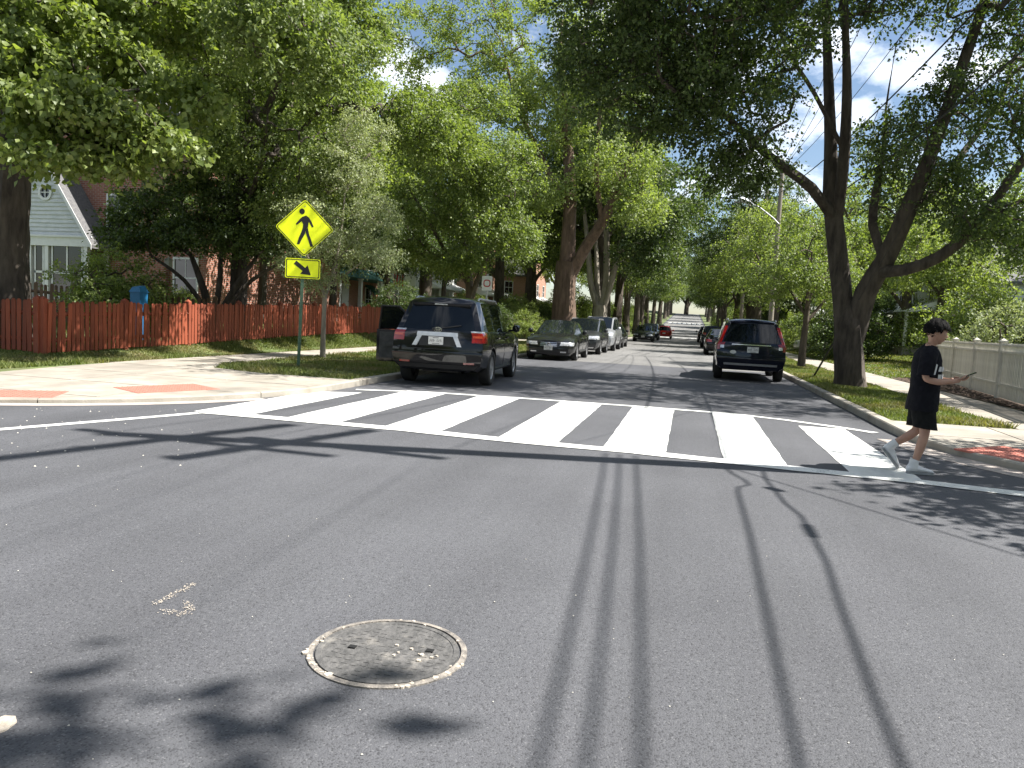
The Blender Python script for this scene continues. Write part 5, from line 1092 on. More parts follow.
class Body:
    def __init__(s, st): s.st = st      # station: list of 10 (x,y,z)
    def cap_pt(s, f, z, front=False, off=0.0):
        r_ = s.st[-1] if front else s.st[0]; sg = 1 if front else -1
        for i in range(1,8):
            a, b = r_[i], r_[i+1]
            if a[2] <= z <= b[2] or (i == 7): t = 0 if b[2] == a[2] else (z-a[2])/(b[2]-a[2]); x = a[0]+(b[0]-a[0])*t; y = a[1]+(b[1]-a[1])*t; break
            if z < r_[1][2]: x, y = r_[1][0], r_[1][1]; break
        return Vector((x*f, y+sg*(s.bow*(1-f*f)+off), z))
    def side_pt(s, y, z, off=0.0):
        for k in range(len(s.st)-1):
            if s.st[k][3][1] <= y <= s.st[k+1][3][1]: break
        A, B_ = s.st[k], s.st[k+1]; t = (y-A[3][1])/(B_[3][1]-A[3][1]+1e-9); r_ = [Vector(A[i])*(1-t)+Vector(B_[i])*t for i in range(10)]
        for i in range(1,7):
            if r_[i].z <= z <= r_[i+1].z: q = (z-r_[i].z)/(r_[i+1].z-r_[i].z+1e-9); return Vector((r_[i].x+(r_[i+1].x-r_[i].x)*q+off, y, z))
        return Vector((r_[3].x+off, y, z))
def ringpts(y, w, zb, zm, zs, wt, ze, zt, ys=None, wbf=.935):
    X = [0,.84*w,.955*w,w,.985*w,wbf*w,wt,wt-.07,wt*.52,0]; Z = [zb,zb,zb+.10,zm,zs-.075,zs,ze,ze+(zt-ze)*.55,zt-(zt-ze)*.12,zt]; Yv = ys if ys else [y]*10
    return [(X[i],Yv[i],Z[i]) for i in range(10)]
def stations(kind, L, W, H):
    k = L/4.78; hh = H/1.70
    def Rg(y, w, zb, zm, zs, wt, ze, zt, ys=None, wbf=.935): return ringpts(y*k, w*W, zb, zm*hh, zs*hh, wt*W, ze*hh, zt*hh, [q*k for q in ys] if ys else None, wbf)
    S = []; G = []   # G[i]: glass flags of interval i: '' | 's' side | 'w' windscreen/rear screen + side
    if kind in ('suv','van'):
        v = kind == 'van'; cow = 1.42 if v else 1.14; rf = .55 if v else .30
        S.append(Rg(0,.965,.34,.62,1.05,.71,1.56,1.665,[-2.30,-2.30,-2.34,-2.37,-2.29,-2.27,-2.05,-1.99,-1.98,-1.98],.94)); G.append('')
        S.append(Rg(0,.985,.30,.62,1.05,.725,1.575,1.685,[-2.14,-2.14,-2.16,-2.18,-2.13,-2.10,-1.93,-1.88,-1.86,-1.86])); G.append('')
        S.append(Rg(-1.80,1,.28,.62,1.05,.745,1.585,1.695)); G.append('s')
        S.append(Rg(-1.15,1,.26,.62,1.045,.765,1.595,1.70)); G.append('')
        S.append(Rg(-1.05,1,.26,.62,1.045,.765,1.595,1.70)); G.append('s')
        S.append(Rg(-.12,1,.26,.62,1.035,.765,1.595,1.70)); G.append('')
        S.append(Rg(-.02,1,.26,.62,1.035,.765,1.595,1.70)); G.append('s')
        S.append(Rg(rf,1,.26,.62,1.03,.75,1.575,1.68)); G.append('w')
        S.append(Rg(cow,1,.26,.62,1.02,.80,1.07,1.115)); G.append('')
        S.append(Rg(cow+.25,.995,.26,.61,.985,.80,1.03,1.075)); G.append('')
        S.append(Rg(1.95,.985,.25,.60,.93,.79,.985,1.02)); G.append('')
        S.append(Rg(0,.95,.24,.58,.89,.76,.93,.965,[2.22,2.22,2.22,2.22,2.18,2.15,2.13,2.14,2.16,2.16])); G.append('')
        S.append(Rg(0,.86,.24,.56,.84,.68,.875,.905,[2.32,2.32,2.36,2.36,2.32,2.28,2.25,2.26,2.28,2.28]))
    else:
        H2 = 1.70/1.0
        def Rg(y, w, zb, zm, zs, wt, ze, zt, ys=None, wbf=.945): hs_ = H/1.47; return ringpts(y*k, w*W, zb, zm*hs_, zs*hs_, wt*W, ze*hs_, zt*hs_, [q*k for q in ys] if ys else None, wbf)
        S.append(Rg(0,.90,.30,.58,.90,.74,.98,1.02,[-2.28,-2.28,-2.34,-2.36,-2.30,-2.27,-2.25,-2.25,-2.26,-2.26])); G.append('')
        S.append(Rg(0,.97,.26,.58,.93,.78,1.02,1.06,[-2.10,-2.10,-2.14,-2.16,-2.12,-2.10,-2.08,-2.08,-2.08,-2.08])); G.append('')
        S.append(Rg(-1.68,1,.22,.56,.945,.77,1.045,1.09)); G.append('w')
        S.append(Rg(-.80,1,.20,.55,.94,.66,1.345,1.425)); G.append('')
        S.append(Rg(-.72,1,.20,.55,.94,.665,1.36,1.435)); G.append('s')
        S.append(Rg(-.08,1,.20,.55,.93,.68,1.385,1.465)); G.append('')
        S.append(Rg(.0,1,.20,.55,.93,.68,1.385,1.465)); G.append('s')
        S.append(Rg(.12,1,.20,.55,.92,.67,1.375,1.45)); G.append('w')
        S.append(Rg(1.12,1,.20,.54,.90,.79,.94,.975)); G.append('')
        S.append(Rg(1.40,.995,.20,.53,.855,.79,.895,.94)); G.append('')
        S.append(Rg(1.92,.975,.20,.50,.77,.75,.81,.86)); G.append('')
        S.append(Rg(0,.91,.20,.48,.70,.68,.735,.785,[2.16,2.16,2.18,2.18,2.14,2.11,2.10,2.12,2.15,2.16])); G.append('')
        S.append(Rg(0,.78,.20,.46,.655,.58,.69,.715,[2.28,2.28,2.34,2.35,2.31,2.28,2.26,2.27,2.28,2.28]))
    return S, G
def build_car(name, label, cat, loc, rz, kind, paint, L=4.78, W=.95, H=1.70, rw=.365, wb=1.40, detail=True, group=None, taillamp='std', extra=None):
    S, G = stations(kind, L, W, H); bd = Body(S); bd.bow = .07; k = L/4.78; S = [list(r_) for r_ in S]
    root = thing(name, label, cat, loc, rz, group); pm_ = PT[paint] if isinstance(paint,str) else paint
    # closed shell; material index 0 paint, 1 glass, 2 wheel well
    V = []; Fc = []; MI = []; idx = {}
    def vid(p):
        V.append(tuple(p)); return len(V)-1
    ns = len(S); RI = []
    for si, r_ in enumerate(S):
        row = []
        for j in range(10):
            x,y,z = r_[j]
            bw = (bd.bow*(1-(x/(r_[3][0]+1e-9))**2))*(-1 if si == 0 else 1 if si == ns-1 else 0) if si in (0,ns-1) else 0
            if j in (0,9): i = vid((0,y+bw*(1 if j in (0,9) else 0),z)); row.append((i,i))
            else: row.append((vid((x,y,z)), vid((-x,y,z))))
        RI.append(row)
    for si in range(ns-1):
        for j in range(9):
            for sd_ in (0,1):
                a,b,c,d = RI[si][j][sd_],RI[si][j+1][sd_],RI[si+1][j+1][sd_],RI[si+1][j][sd_]
                q = [a,b,c,d] if sd_ else [a,d,c,b]
                gl = (G[si] == 's' and j == 5) or (G[si] == 'w' and (j >= 7 or j == 5))
                u = []
                for w_ in q:
                    if w_ not in u: u.append(w_)
                if len(u) >= 3: Fc.append(tuple(u)); MI.append(1 if gl else 0)
    for si, sg in ((0,-1),(ns-1,1)):
        rows = []
        for j in range(1,9):
            x,y,z = S[si][j]; row = []
            for fi, f in enumerate(FR):
                if fi == 0: row.append(RI[si][j][1])
                elif fi == len(FR)-1: row.append(RI[si][j][0])
                elif j == 1 and fi == 3: row.append(RI[si][0][0])
                else: row.append(vid((x*f, y+sg*bd.bow*(1-f*f), z)))
            rows.append(row)
        # align p0
        V[RI[si][0][0]] = (0, S[si][1][1]+sg*bd.bow, S[si][1][2])
        for a in range(7):
            for c in range(len(FR)-1):
                q = (rows[a][c],rows[a][c+1],rows[a+1][c+1],rows[a+1][c]); q = q if sg < 0 else q[::-1]
                gl = sg < 0 and kind != 'sedan' and a == 4 and 1 <= c <= 4
                Fc.append(q); MI.append(1 if gl else 0)
        V[RI[si][9][0]] = (0, S[si][9][1]+sg*bd.bow*.9, S[si][9][2])
        q = tuple(rows[7])+(RI[si][9][0],); Fc.append(q if sg < 0 else q[::-1]); MI.append(0)
        # underside closes through ring index 0..1 faces of the loft
    me = bpy.data.meshes.new('body'); me.from_pydata(V,[],Fc); me.materials.append(pm_); me.materials.append(CM['glass']); me.materials.append(CM['black']); me.polygons.foreach_set('material_index', MI); me.update()
    bm = bmesh.new(); bm.from_mesh(me); bmesh.ops.remove_doubles(bm, verts=bm.verts, dist=1e-4); bmesh.ops.recalc_face_normals(bm, faces=bm.faces); bm.to_mesh(me); bm.free()
    tmp = bpy.data.objects.new('tmp', me); COL.objects.link(tmp); wy = wb*k
    cut = MB()
    for sy in (-1,1):
        for sx in (-1,1):
            x0, x1 = sorted((sx*(W-.30), sx*(W+.2))); n = 28; ra = rw+.055
            P = [(sy*wy+ra*math.cos(2*math.pi*i/n), rw+ra*math.sin(2*math.pi*i/n)) for i in range(n)]
            cut.prism(P, x0, x1, 'x')
    cme = cut.mesh('cut', [pm_, CM['glass'], CM['black']]); cme.polygons.foreach_set('material_index', [2]*len(cme.polygons))
    bmc = bmesh.new(); bmc.from_mesh(cme); bmesh.ops.recalc_face_normals(bmc, faces=bmc.faces); bmc.to_mesh(cme); bmc.free()
    co = bpy.data.objects.new('cut', cme); COL.objects.link(co)
    md = tmp.modifiers.new('b','BOOLEAN'); md.operation = 'DIFFERENCE'; md.object = co; md.solver = 'EXACT'
    dg = bpy.context.evaluated_depsgraph_get(); res = bpy.data.meshes.new_from_object(tmp.evaluated_get(dg))
    bpy.data.objects.remove(tmp); bpy.data.objects.remove(co)
    vs = [v.co.copy() for v in res.vertices]
    def part_from(sel, nm, mat, par, off=0):
        m_ = MB(); used = {}
        for p in res.polygons:
            if not sel(p): continue
            q = []
            for i in p.vertices:
                if i not in used: used[i] = len(m_.v); m_.v.append(tuple(vs[i]))
                q.append(used[i])
            m_.f.append(tuple(q)); m_.mi.append(0)
        if not m_.f: return None
        return m_.build(nm, mat, par, True, fix=False, angle=32)
    body = part_from(lambda p: p.material_index == 0, 'body', pm_, root)
    part_from(lambda p: p.material_index == 2, 'wheel_well', CM['black'], root)
    def gs(p): c = p.center; return c
    part_from(lambda p: p.material_index == 1 and p.normal.y > .35 and abs(p.normal.x) < .6, 'windscreen', CM['glass'], root)
    part_from(lambda p: p.material_index == 1 and p.normal.y < -.2 and abs(p.normal.x) < .6, 'rear_window', CM['glass'], root)
    for sx in (-1,1):
        cs = sorted({round(p.center.y,2) for p in res.polygons if p.material_index == 1 and abs(p.normal.x) >= .6 and p.center.x*sx > 0})
        for c in cs: part_from(lambda p: p.material_index == 1 and abs(p.normal.x) >= .6 and p.center.x*sx > 0 and round(p.center.y,2) == c, 'side_window', CM['glass'], root)
    # wheels
    ty = MB(); wd = .115; ty.lathe([(rw*.66,-wd*.8),(rw*.72,-wd),(rw*.93,-wd),(rw,-wd*.75),(rw,wd*.75),(rw*.93,wd),(rw*.72,wd),(rw*.66,wd*.8),(rw*.64,0),(rw*.66,-wd*.8)], 32, 'x'); tme = ty.mesh('tyre', CM['tyre'], True, 50)
    ri = MB(); ri.lathe([(rw*.67,wd*.82),(rw*.61,wd*.7),(rw*.60,-wd*.6)], 28, 'x')
    for i in range(10 if kind != 'sedan' else 5):
        nsp = 10 if kind != 'sedan' else 5; a = 2*math.pi*i/nsp; w0, w1 = .055 if nsp == 5 else .035, .03 if nsp == 5 else .02; rr_ = rw*.62
        ca, sa = math.cos(a), math.sin(a); P = lambda r_, t, x: (x, r_*ca-t*sa, r_*sa+t*ca)
        ri.add([P(.04,-w1,wd*.75),P(.04,w1,wd*.75),P(rr_,w0,wd*.62),P(rr_,-w0,wd*.62),P(.04,-w1,wd*.45),P(.04,w1,wd*.45),P(rr_,w0,wd*.38),P(rr_,-w0,wd*.38)], [(0,1,2,3),(0,3,7,4),(1,5,6,2)])
    ri.lathe([(.001,wd*.8),(.05,wd*.78),(.065,wd*.6)], 14, 'x'); rme = ri.mesh('rim', CM['rim'], True, 40)
    dk = MB(); dk.lathe([(.001,wd*.2),(rw*.6,wd*.2)], 20, 'x'); dme = dk.mesh('brake', CM['black'])
    for sy in (-1,1):
        for sx in (-1,1):
            w_ = link('wheel', tme, root, (sx*(W-.125), sy*wy, rw)); w_.rotation_euler = (0,0,0 if sx > 0 else math.pi); link('rim', rme, w_); link('brake_disc', dme, w_)
    # patch on the tail or nose, slightly proud
    def patch(nm, mat, f0, f1, z0, z1, front=False, off=.008, par=root, n=5, skew=0.0, side=None, side_len=0):
        m_ = MB(); g_ = []
        for a in range(n+1):
            row = []
            for c in range(n+1):
                z = z0+(z1-z0)*c/n; sk = skew*(c/n-.5); f = f0+sk+(f1-f0)*a/n; row.append(bd.cap_pt(max(-1,min(1,f)), z, front, off))
            g_.append(row)
        sgn = 1 if f1 > f0 else -1
        if side_len:   # carry on round the corner along the flank
            sx = 1 if f1 > 0 else -1
            for a in range(1,4):
                row = []
                for c in range(n+1):
                    z = z0+(z1-z0)*c/n; y0_ = g_[n][c].y; y = y0_+(side_len*(a/3)*(1-.25*abs(c/n-.5)))*(-1 if front else 1); p = bd.side_pt(y, z, .01); row.append(Vector((sx*max(p.x, .0),y,z)))
                g_.append(row)
        nr_, nc = len(g_), n+1; V_ = [p for r_ in g_ for p in r_]
        cen = sum(V_,Vector())/len(V_); inn = []
        for p in V_: q = p.copy(); q.y += (-.03 if front else .03); q.x *= .985; inn.append(q)
        f_ = [(a*nc+c,(a+1)*nc+c,(a+1)*nc+c+1,a*nc+c+1) for a in range(nr_-1) for c in range(nc-1)]
        o_ = len(V_); edge = [a*nc for a in range(nr_)]+[(nr_-1)*nc+c for c in range(1,nc)]+[a*nc+nc-1 for a in range(nr_-2,-1,-1)]+[c for c in range(nc-2,0,-1)]
        f_ += [(edge[i],edge[(i+1)%len(edge)],edge[(i+1)%len(edge)]+o_,edge[i]+o_) for i in range(len(edge))]
        m_.add(V_+inn, f_); return m_.build(nm, mat, par, True, angle=45)
    def seam(ys, zs_, r_=.006, nm='door_seam'):
        for sx in (-1,1):
            m_ = MB(); P = []
            for y, z in zip(ys, zs_): p = bd.side_pt(y*k, z, .0005); P.append((sx*p.x,p.y,p.z))
            m_.tube(P, r_, 5); m_.build(nm, CM['black'], root)
    hf = H/1.70 if kind != 'sedan' else H/1.47; beltz = S[5][5][2]
    mir = S[7][0][1]+.42*k
    for sx in (-1,1):
        p = bd.side_pt(mir, beltz-.02); m_ = MB(); m_.tube([(sx*(p.x-.02),mir,beltz+.02),(sx*(p.x+.10),mir-.02,beltz+.05)], .025, 6)
        m_.lathe([(.001,-.07),(.07,-.06),(.095,-.0),(.09,.05),(.05,.09),(.001,.10)], 10, 'y', (sx*(p.x+.16),mir,beltz+.09)); o = m_.build('mirror', pm_, root, True)
        m_ = MB(); m_.lathe([(.001,0),(.068,0)], 10, 'y', (sx*(p.x+.16),mir-.064,beltz+.09)); m_.build('mirror_glass', CM['glass'], o)
    if detail:
        zt = beltz-.02; dz = [.38,.5,.62,.8,zt]
        for yv in ((-1.1,-.07,1.02) if kind != 'sedan' else (-1.0,-.04,1.0)): seam([yv]*5, dz)
        seam([-1.1,-.6,-.07,.5,1.02] if kind != 'sedan' else [-1,-.5,-.04,.5,1.0], [.37]*5)
        for yv in (-.85,.22):
            for sx in (-1,1):
                p = bd.side_pt(yv*k, beltz-.12, .0); m_ = MB(); m_.cbox((sx*(p.x+.018),yv*k,beltz-.12),(.022,.19,.032)); m_.build('door_handle', pm_ if paint != 'charcoal' else CM['chrome'], root)
        for sx in (-1,1):   # black sill
            m_ = MB(); P = [bd.side_pt(y*k, .33, .002) for y in (-.95,-.3,.4,.95)]; m_.tube([(sx*p.x,p.y,p.z) for p in P], .045, 6); m_.build('sill', CM['black'], root, True)
    if kind != 'sedan' and detail:   # roof rails
        for sx in (-1,1):
            z = S[4][7][2]; x = S[4][7][0]-.01; m_ = MB(); m_.tube([(sx*x,-1.75*k,z-.02),(sx*x,-1.6*k,z+.025),(sx*x,.1*k,z+.025),(sx*x,.28*k,z-.03)], .018, 6); m_.build('roof_rail', CM['rim'], root, True)
    H_ = dict(root=root, bd=bd, S=S, patch=patch, k=k, W=W, pm=pm_, beltz=beltz)
    if extra: extra(H_)
    return root
def plate_on(H_, z, front=False, f=0.0, ink=True, w=.30, h=.155, off=.02):
    p = H_['bd'].cap_pt(f, z, front, off); sg = 1 if front else -1; m_ = MB(); m_.cbox(p, (w,.012,h)); o = m_.build('number_plate', CM['plate'], H_['root'])
    if ink:
        t = MB(); rg = random.Random(3)
        for i in range(7):
            x = p.x-w*.36+i*w*.12
            if i == 3: continue
            for q in range(3): t.cbox((x+rg.choice((-.009,0,.009)),p.y+sg*.0075,p.z+(q-1)*.02*1.0),(rg.choice((.022,.008,.02)),.002,.006))
            t.cbox((x-.009,p.y+sg*.0072,p.z),(.006,.002,.048))
        t.cbox((p.x,p.y+sg*.0073,p.z+h*.36),(w*.4,.002,.012)); t.cbox((p.x,p.y+sg*.0073,p.z-h*.38),(w*.5,.002,.01)); t.build('plate_print', CM['ink'], o)
def tail_std(H_, z0=.95, z1=1.14, f0=.70, sl=.26):
    for s in (-1,1): H_['patch']('tail_lamp', CM['lamp_r'], s*f0, s*1.0, z0, z1, side_len=sl)
def ex_black_suv(H_):
    bd, P, root = H_['bd'], H_['patch'], H_['root']
    for s in (-1,1):
        o = P('tail_lamp', CM['lamp_r'], s*.76, s*1.0, .89, 1.09, side_len=.30); P('lamp_band', CM['lamp_a'], s*.78, s*.99, .985, 1.03, off=.013, par=o)
        P('lamp_top', CM['lamp_w'], s*.76, s*.99, 1.09, 1.12, off=.010, side_len=.2, par=o)
        P('reflector', CM['lamp_r'], s*.62, s*.86, .46, .50, off=.012)
    P('plate_garnish', CM['bright'], -.46, .46, .995, 1.075, off=.035)
    for s in (-1,1): P('garnish_leg', CM['bright'], s*.40, s*.50, .80, .995, off=.028, skew=-s*.10)
    P('plate_recess', CM['black'], -.40, .40, .80, .995, off=.010)
    plate_on(H_, .905, False, -.02, off=.03)
    P('bumper', H_['pm'], -1.0, 1.0, .50, .70, off=.035); P('bumper_lower', CM['black'], -.95, .95, .36, .44, off=.012)
    P('tailgate_seam', CM['black'], -.80, .80, .735, .745, off=.006)
    p = bd.cap_pt(0, 1.12, False, .012); m_ = MB()
    for rx, rz_ in ((.075,.05),(.028,.048),(.055,.022)):
        pts = [(p.x+rx*math.cos(i*.3927), p.y, p.z+(.0 if rz_ != .022 else .018)+rz_*math.sin(i*.3927)) for i in range(17)]; m_.tube(pts, .009, 5, cap=False)
    m_.build('emblem', CM['chrome'], root, True)
    # spoiler, high brake lamp, wiper, exhaust
    m_ = MB(); y = -2.0; m_.add([(-.62,-1.86,1.665),(.62,-1.86,1.665),(.58,-2.12,1.64),(-.58,-2.12,1.64),(-.62,-1.86,1.60),(.62,-1.86,1.60),(.58,-2.10,1.60),(-.58,-2.10,1.60)], [(0,1,2,3),(4,7,6,5),(3,2,6,7),(0,3,7,4),(1,5,6,2),(0,4,5,1)]); sp_ = m_.build('spoiler', H_['pm'], root)
    m_ = MB(); m_.cbox((0,-2.118,1.625),(.26,.02,.02)); m_.build('brake_light', CM['lamp_w'], sp_)
    m_ = MB(); a = bd.cap_pt(-.1,1.13,False,.02); b = bd.cap_pt(.55,1.22,False,.02); m_.tube([a,b], .011, 5); m_.lathe([(.001,-.04),(.03,-.03),(.035,.01)], 10, 'y', a); m_.build('wiper', CM['black'], root)
    m_ = MB(); m_.tube([(.55,-1.9,.30),(.55,-2.32,.31)], .035, 10, cap=False); m_.build('exhaust_pipe', CM['chrome'], root)
    m_ = MB(); m_.tube([(-.75,-1.40,.36),(.75,-1.40,.36)], .05, 8); m_.box((-.4,-1.9,.26),(.35,-1.55,.33)); m_.build('axle', CM['black'], root)
    m_ = MB(); m_.tube([(.25,.4,1.70),(.30,.15,1.88)], .008, 5); m_.build('antenna', CM['black'], root)
    # kerb-side door standing open
    hy = -.06; a = R(80); dr = thing('open_door', None, None); dr.parent = root; dr.location = (-.955,hy,0); dr.rotation_euler = (0,0,-a); del_ = [dr.pop(q) for q in list(dr.keys())]
    m_ = MB(); m_.prism([(-1.05,.34),(-.98,.30),(-.05,.30),(0,.36),(0,1.03),(-1.05,1.03)], -.05, .04, 'x'); m_.v = [(x,y_,z) for x,y_,z in m_.v]; m_.build('door_shell', H_['pm'], dr)
    m_ = MB(); m_.box((.041,-.98,.38),(.075,-.08,.98)); m_.box((.076,-.85,.66),(.12,-.2,.72)); m_.build('door_card', CM['seat'], dr)
    m_ = MB(); m_.tube([(-.02,-1.0,1.03),(.14,-.93,1.56),(.14,-.55,1.56),(-.01,-.03,1.06)], .028, 6); m_.build('window_frame', CM['black'], dr)
    m_ = MB(); m_.add([(-.02,-1.0,1.03),(.13,-.93,1.55),(.13,-.56,1.55),(-.01,-.05,1.05)], [(0,1,2,3)]); m_.build('door_glass', CM['glass'], dr)
def ex_navy_suv(H_):
    bd, P, root = H_['bd'], H_['patch'], H_['root']
    for s in (-1,1):
        P('tail_lamp', CM['lamp_r'], s*.92, s*1.0, 1.06, 1.52, off=.010, side_len=.07); P('tail_lamp', CM['lamp_r'], s*.80, s*1.0, .98, 1.06, side_len=.2); P('reverse_lamp', CM['lamp_w'], s*.80, s*.91, .90, .98); P('lamp_corner', CM['lamp_r'], s*.92, s*1.0, .86, .98, side_len=.16)
        P('reflector', CM['lamp_r'], s*.7, s*.88, .50, .53, off=.03)
    P('chrome_bar', CM['chrome'], -.58, .58, 1.00, 1.025, off=.02); plate_on(H_, .88, False, .05); P('bumper', H_['pm'], -1, 1, .50, .68, off=.035); P('bumper_trim', CM['rim'], -.8, .8, .44, .50, off=.03)
    p = bd.cap_pt(-.52,.80,False,.012); m_ = MB(); m_.prism([(p.x+.085*math.cos(i*.5236), p.z+.05*math.sin(i*.5236)) for i in range(12)], p.y-.004, p.y+.01, 'y'); m_.build('oval_sticker', CM['plate'], root)
    m_ = MB(); m_.add([(-.62,-1.86,1.665),(.62,-1.86,1.665),(.58,-2.10,1.65),(-.58,-2.10,1.65),(-.62,-1.86,1.60),(.62,-1.86,1.60),(.58,-2.08,1.61),(-.58,-2.08,1.61)], [(0,1,2,3),(4,7,6,5),(3,2,6,7),(0,3,7,4),(1,5,6,2),(0,4,5,1)]); m_.build('spoiler', H_['pm'], root)
def front_common(H_, zg0, zg1, zl0, zl1, slats=3, star=False):
    bd, P, root = H_['bd'], H_['patch'], H_['root']; g_ = P('grille', CM['black'], -.44, .44, zg0, zg1, True, .012)
    for i in range(slats): z = zg0+(zg1-zg0)*(i+.7)/(slats+.4); P('grille_slat', CM['chrome'], -.42, .42, z, z+.022, True, .022, par=g_, n=4)
    if star:
        p = bd.cap_pt(0,(zg0+zg1)/2,True,.035); m_ = MB(); m_.tube([(p.x+.075*math.cos(i*.3927),p.y,p.z+.075*math.sin(i*.3927)) for i in range(17)], .011, 5, cap=False)
        for i in range(3): a = math.pi/2+i*2.094; m_.tube([p,(p.x+.075*math.cos(a),p.y,p.z+.075*math.sin(a))], .010, 5)
        m_.build('emblem', CM['chrome'], g_, True)
    for s in (-1,1): P('headlamp', CM['lamp_w'], s*.60, s*1.0, zl0, zl1, True, .010, side_len=.28, skew=s*.10)
    P('lower_intake', CM['black'], -.62, .62, .27, .40, True, .012)
    for s in (-1,1): P('fog_surround', CM['bright'], s*.62, s*.92, .29, .335, True, .018)
    plate_on(H_, .45, True, 0)
def ex_sedan_front(H_):
    front_common(H_, .48, .655, .545, .665, 3, True)
def ex_suv_front(H_): front_common(H_, .58, .76, .68, .83, 2)
def ex_tail(H_): tail_std(H_, *( (.95,1.12) if H_['beltz'] > .97 else (.72,.86) )); plate_on(H_, .78 if H_['beltz'] > .97 else .66, False)

build_car('parked_car', 'black sport utility vehicle with one door open, nearest on the left', 'car', (-4.97,16.8,0), R(3.2), 'suv', 'black', 4.66, .955, 1.80, extra=ex_black_suv)
build_car('parked_car', 'dark navy sport utility vehicle parked at the right kerb, seen from behind', 'car', (1.72,24.5,.004), R(-1.0), 'suv', 'navy', 4.80, .95, 1.74, extra=ex_navy_suv)
build_car('parked_car', 'dark grey sedan facing the camera behind the black car', 'car', (-4.87,29.35,.004), R(180.5), 'sedan', 'charcoal', 4.87, .93, 1.47, rw=.335, extra=ex_sedan_front)
build_car('parked_car', 'grey hatchback parked right behind the dark grey sedan', 'car', (-4.75,36.0,.004), R(180), 'suv', 'grey', 4.5, .92, 1.62, rw=.34, extra=ex_suv_front)
build_car('parked_car', 'tall silver minivan, third in the row facing the camera', 'car', (-4.72,42.0,.004), R(180), 'van', 'silver', 5.1, .98, 1.78, rw=.345, extra=ex_suv_front)
build_car('parked_car', 'dark car behind the silver minivan', 'car', (-4.75,48.2,.004), R(180), 'sedan', 'charcoal', 4.6, .91, 1.46, rw=.33, detail=False, extra=ex_sedan_front)
build_car('parked_car', 'dark sedan with pale glinting bonnet in the middle distance on the left', 'car', (-4.0,70.5,.004), R(181), 'sedan', 'charcoal', 4.7, .92, 1.47, rw=.33, detail=False, extra=ex_sedan_front)
build_car('parked_car', 'dark utility vehicle just left of the red car', 'car', (-3.9,80,.004), R(180), 'suv', 'navy', 4.6, .93, 1.68, detail=False, extra=ex_suv_front)
build_car('parked_car', 'small red car far down the street by the distant crosswalk', 'car', (-2.9,93.0,.004), R(0), 'suv', 'red', 4.2, .88, 1.52, rw=.32, detail=False, extra=ex_tail)
build_car('parked_car', 'dark sedan parked beyond the navy car at the right kerb', 'car', (1.75,44.5,.004), R(0), 'sedan', 'charcoal', 4.75, .92, 1.46, rw=.33, detail=False, extra=ex_tail)
build_car('parked_car', 'second dark car beyond the navy car on the right', 'car', (1.75,60,.004), R(0), 'suv', 'navy', 4.6, .92, 1.66, detail=False, extra=ex_tail)
build_car('parked_car', 'far dark car on the right near the distant crosswalk', 'car', (1.7,80,.004), R(0), 'suv', 'black', 4.6, .92, 1.66, detail=False, extra=ex_tail)
build_car('parked_car', 'dark blue car beyond the distant crosswalk on the left', 'car', (-4.6,122,float(hill(122))+.004), R(180), 'suv', 'navy', 4.6, .92, 1.66, detail=False, extra=ex_suv_front)
build_car('parked_car', 'silver car in the driveway behind the small tree on the right', 'car', (9.2,55,float(yard(9.2,55))+.02), R(82), 'sedan', 'silver', 4.6, .91, 1.46, rw=.33, detail=False, extra=ex_tail)
# ================================================================ PERSON
SK = pmat('skin', (.42,.235,.165), (.48,.28,.20), 14, .5); SK.node_tree.nodes['Principled BSDF'].inputs['Subsurface Weight'].default_value = .12; SK.node_tree.nodes['Principled BSDF'].inputs['Subsurface Radius'].default_value = (.01,.004,.002)
CLB = pmat('black_cotton', (.007,.007,.010), (.013,.013,.017), 20, .95, .9, 11, spec=.15); CLS = pmat('black_shorts_cloth', (.009,.010,.010), (.016,.016,.016), 20, .95, .9, 11, spec=.15)
HAIR = pmat('black_hair', (.003,.0028,.0026), (.006,.0055,.005), 40, .8, .6, 60, spec=.12, stretch=(1,1,.3)); SHOE = pmat('white_shoe', (.62,.62,.63), (.74,.74,.75), 12, .6); SOLE = pmat('grey_sole', (.22,.23,.24), (.30,.31,.32), 10, .7); SOCK = pmat('white_sock', (.62,.62,.62), (.72,.72,.72), 20, .9)
PRN = pmat('shirt_print', (.55,.55,.56), (.62,.62,.62), 10, .9)
kp = at_g(914,473); KH = R(-9); K = thing('person', 'person in black T-shirt and black shorts stepping off the crosswalk, looking at a phone', 'person', (kp[0]-.02,kp[1],.004), KH)
def skin_mesh(name, J, E, mat, parent, sub=2, root=0):
    me = bpy.data.meshes.new(name); me.from_pydata([j[:3] for j in J], E, []); o = bpy.data.objects.new(name, me); COL.objects.link(o)
    md = o.modifiers.new('skin','SKIN'); md.use_smooth_shade = True
    for i, j in enumerate(J): sv = me.skin_vertices[0].data[i]; sv.radius = (j[3], j[4] if len(j) > 4 else j[3]); sv.use_root = (i == root)
    s_ = o.modifiers.new('sub','SUBSURF'); s_.levels = sub; s_.render_levels = sub
    dg = bpy.context.evaluated_depsgraph_get(); m2 = bpy.data.meshes.new_from_object(o.evaluated_get(dg)); bpy.data.objects.remove(o)
    m2.materials.clear(); m2.materials.append(mat); m2.polygons.foreach_set('use_smooth',[True]*len(m2.polygons)); return link(name, m2, parent)
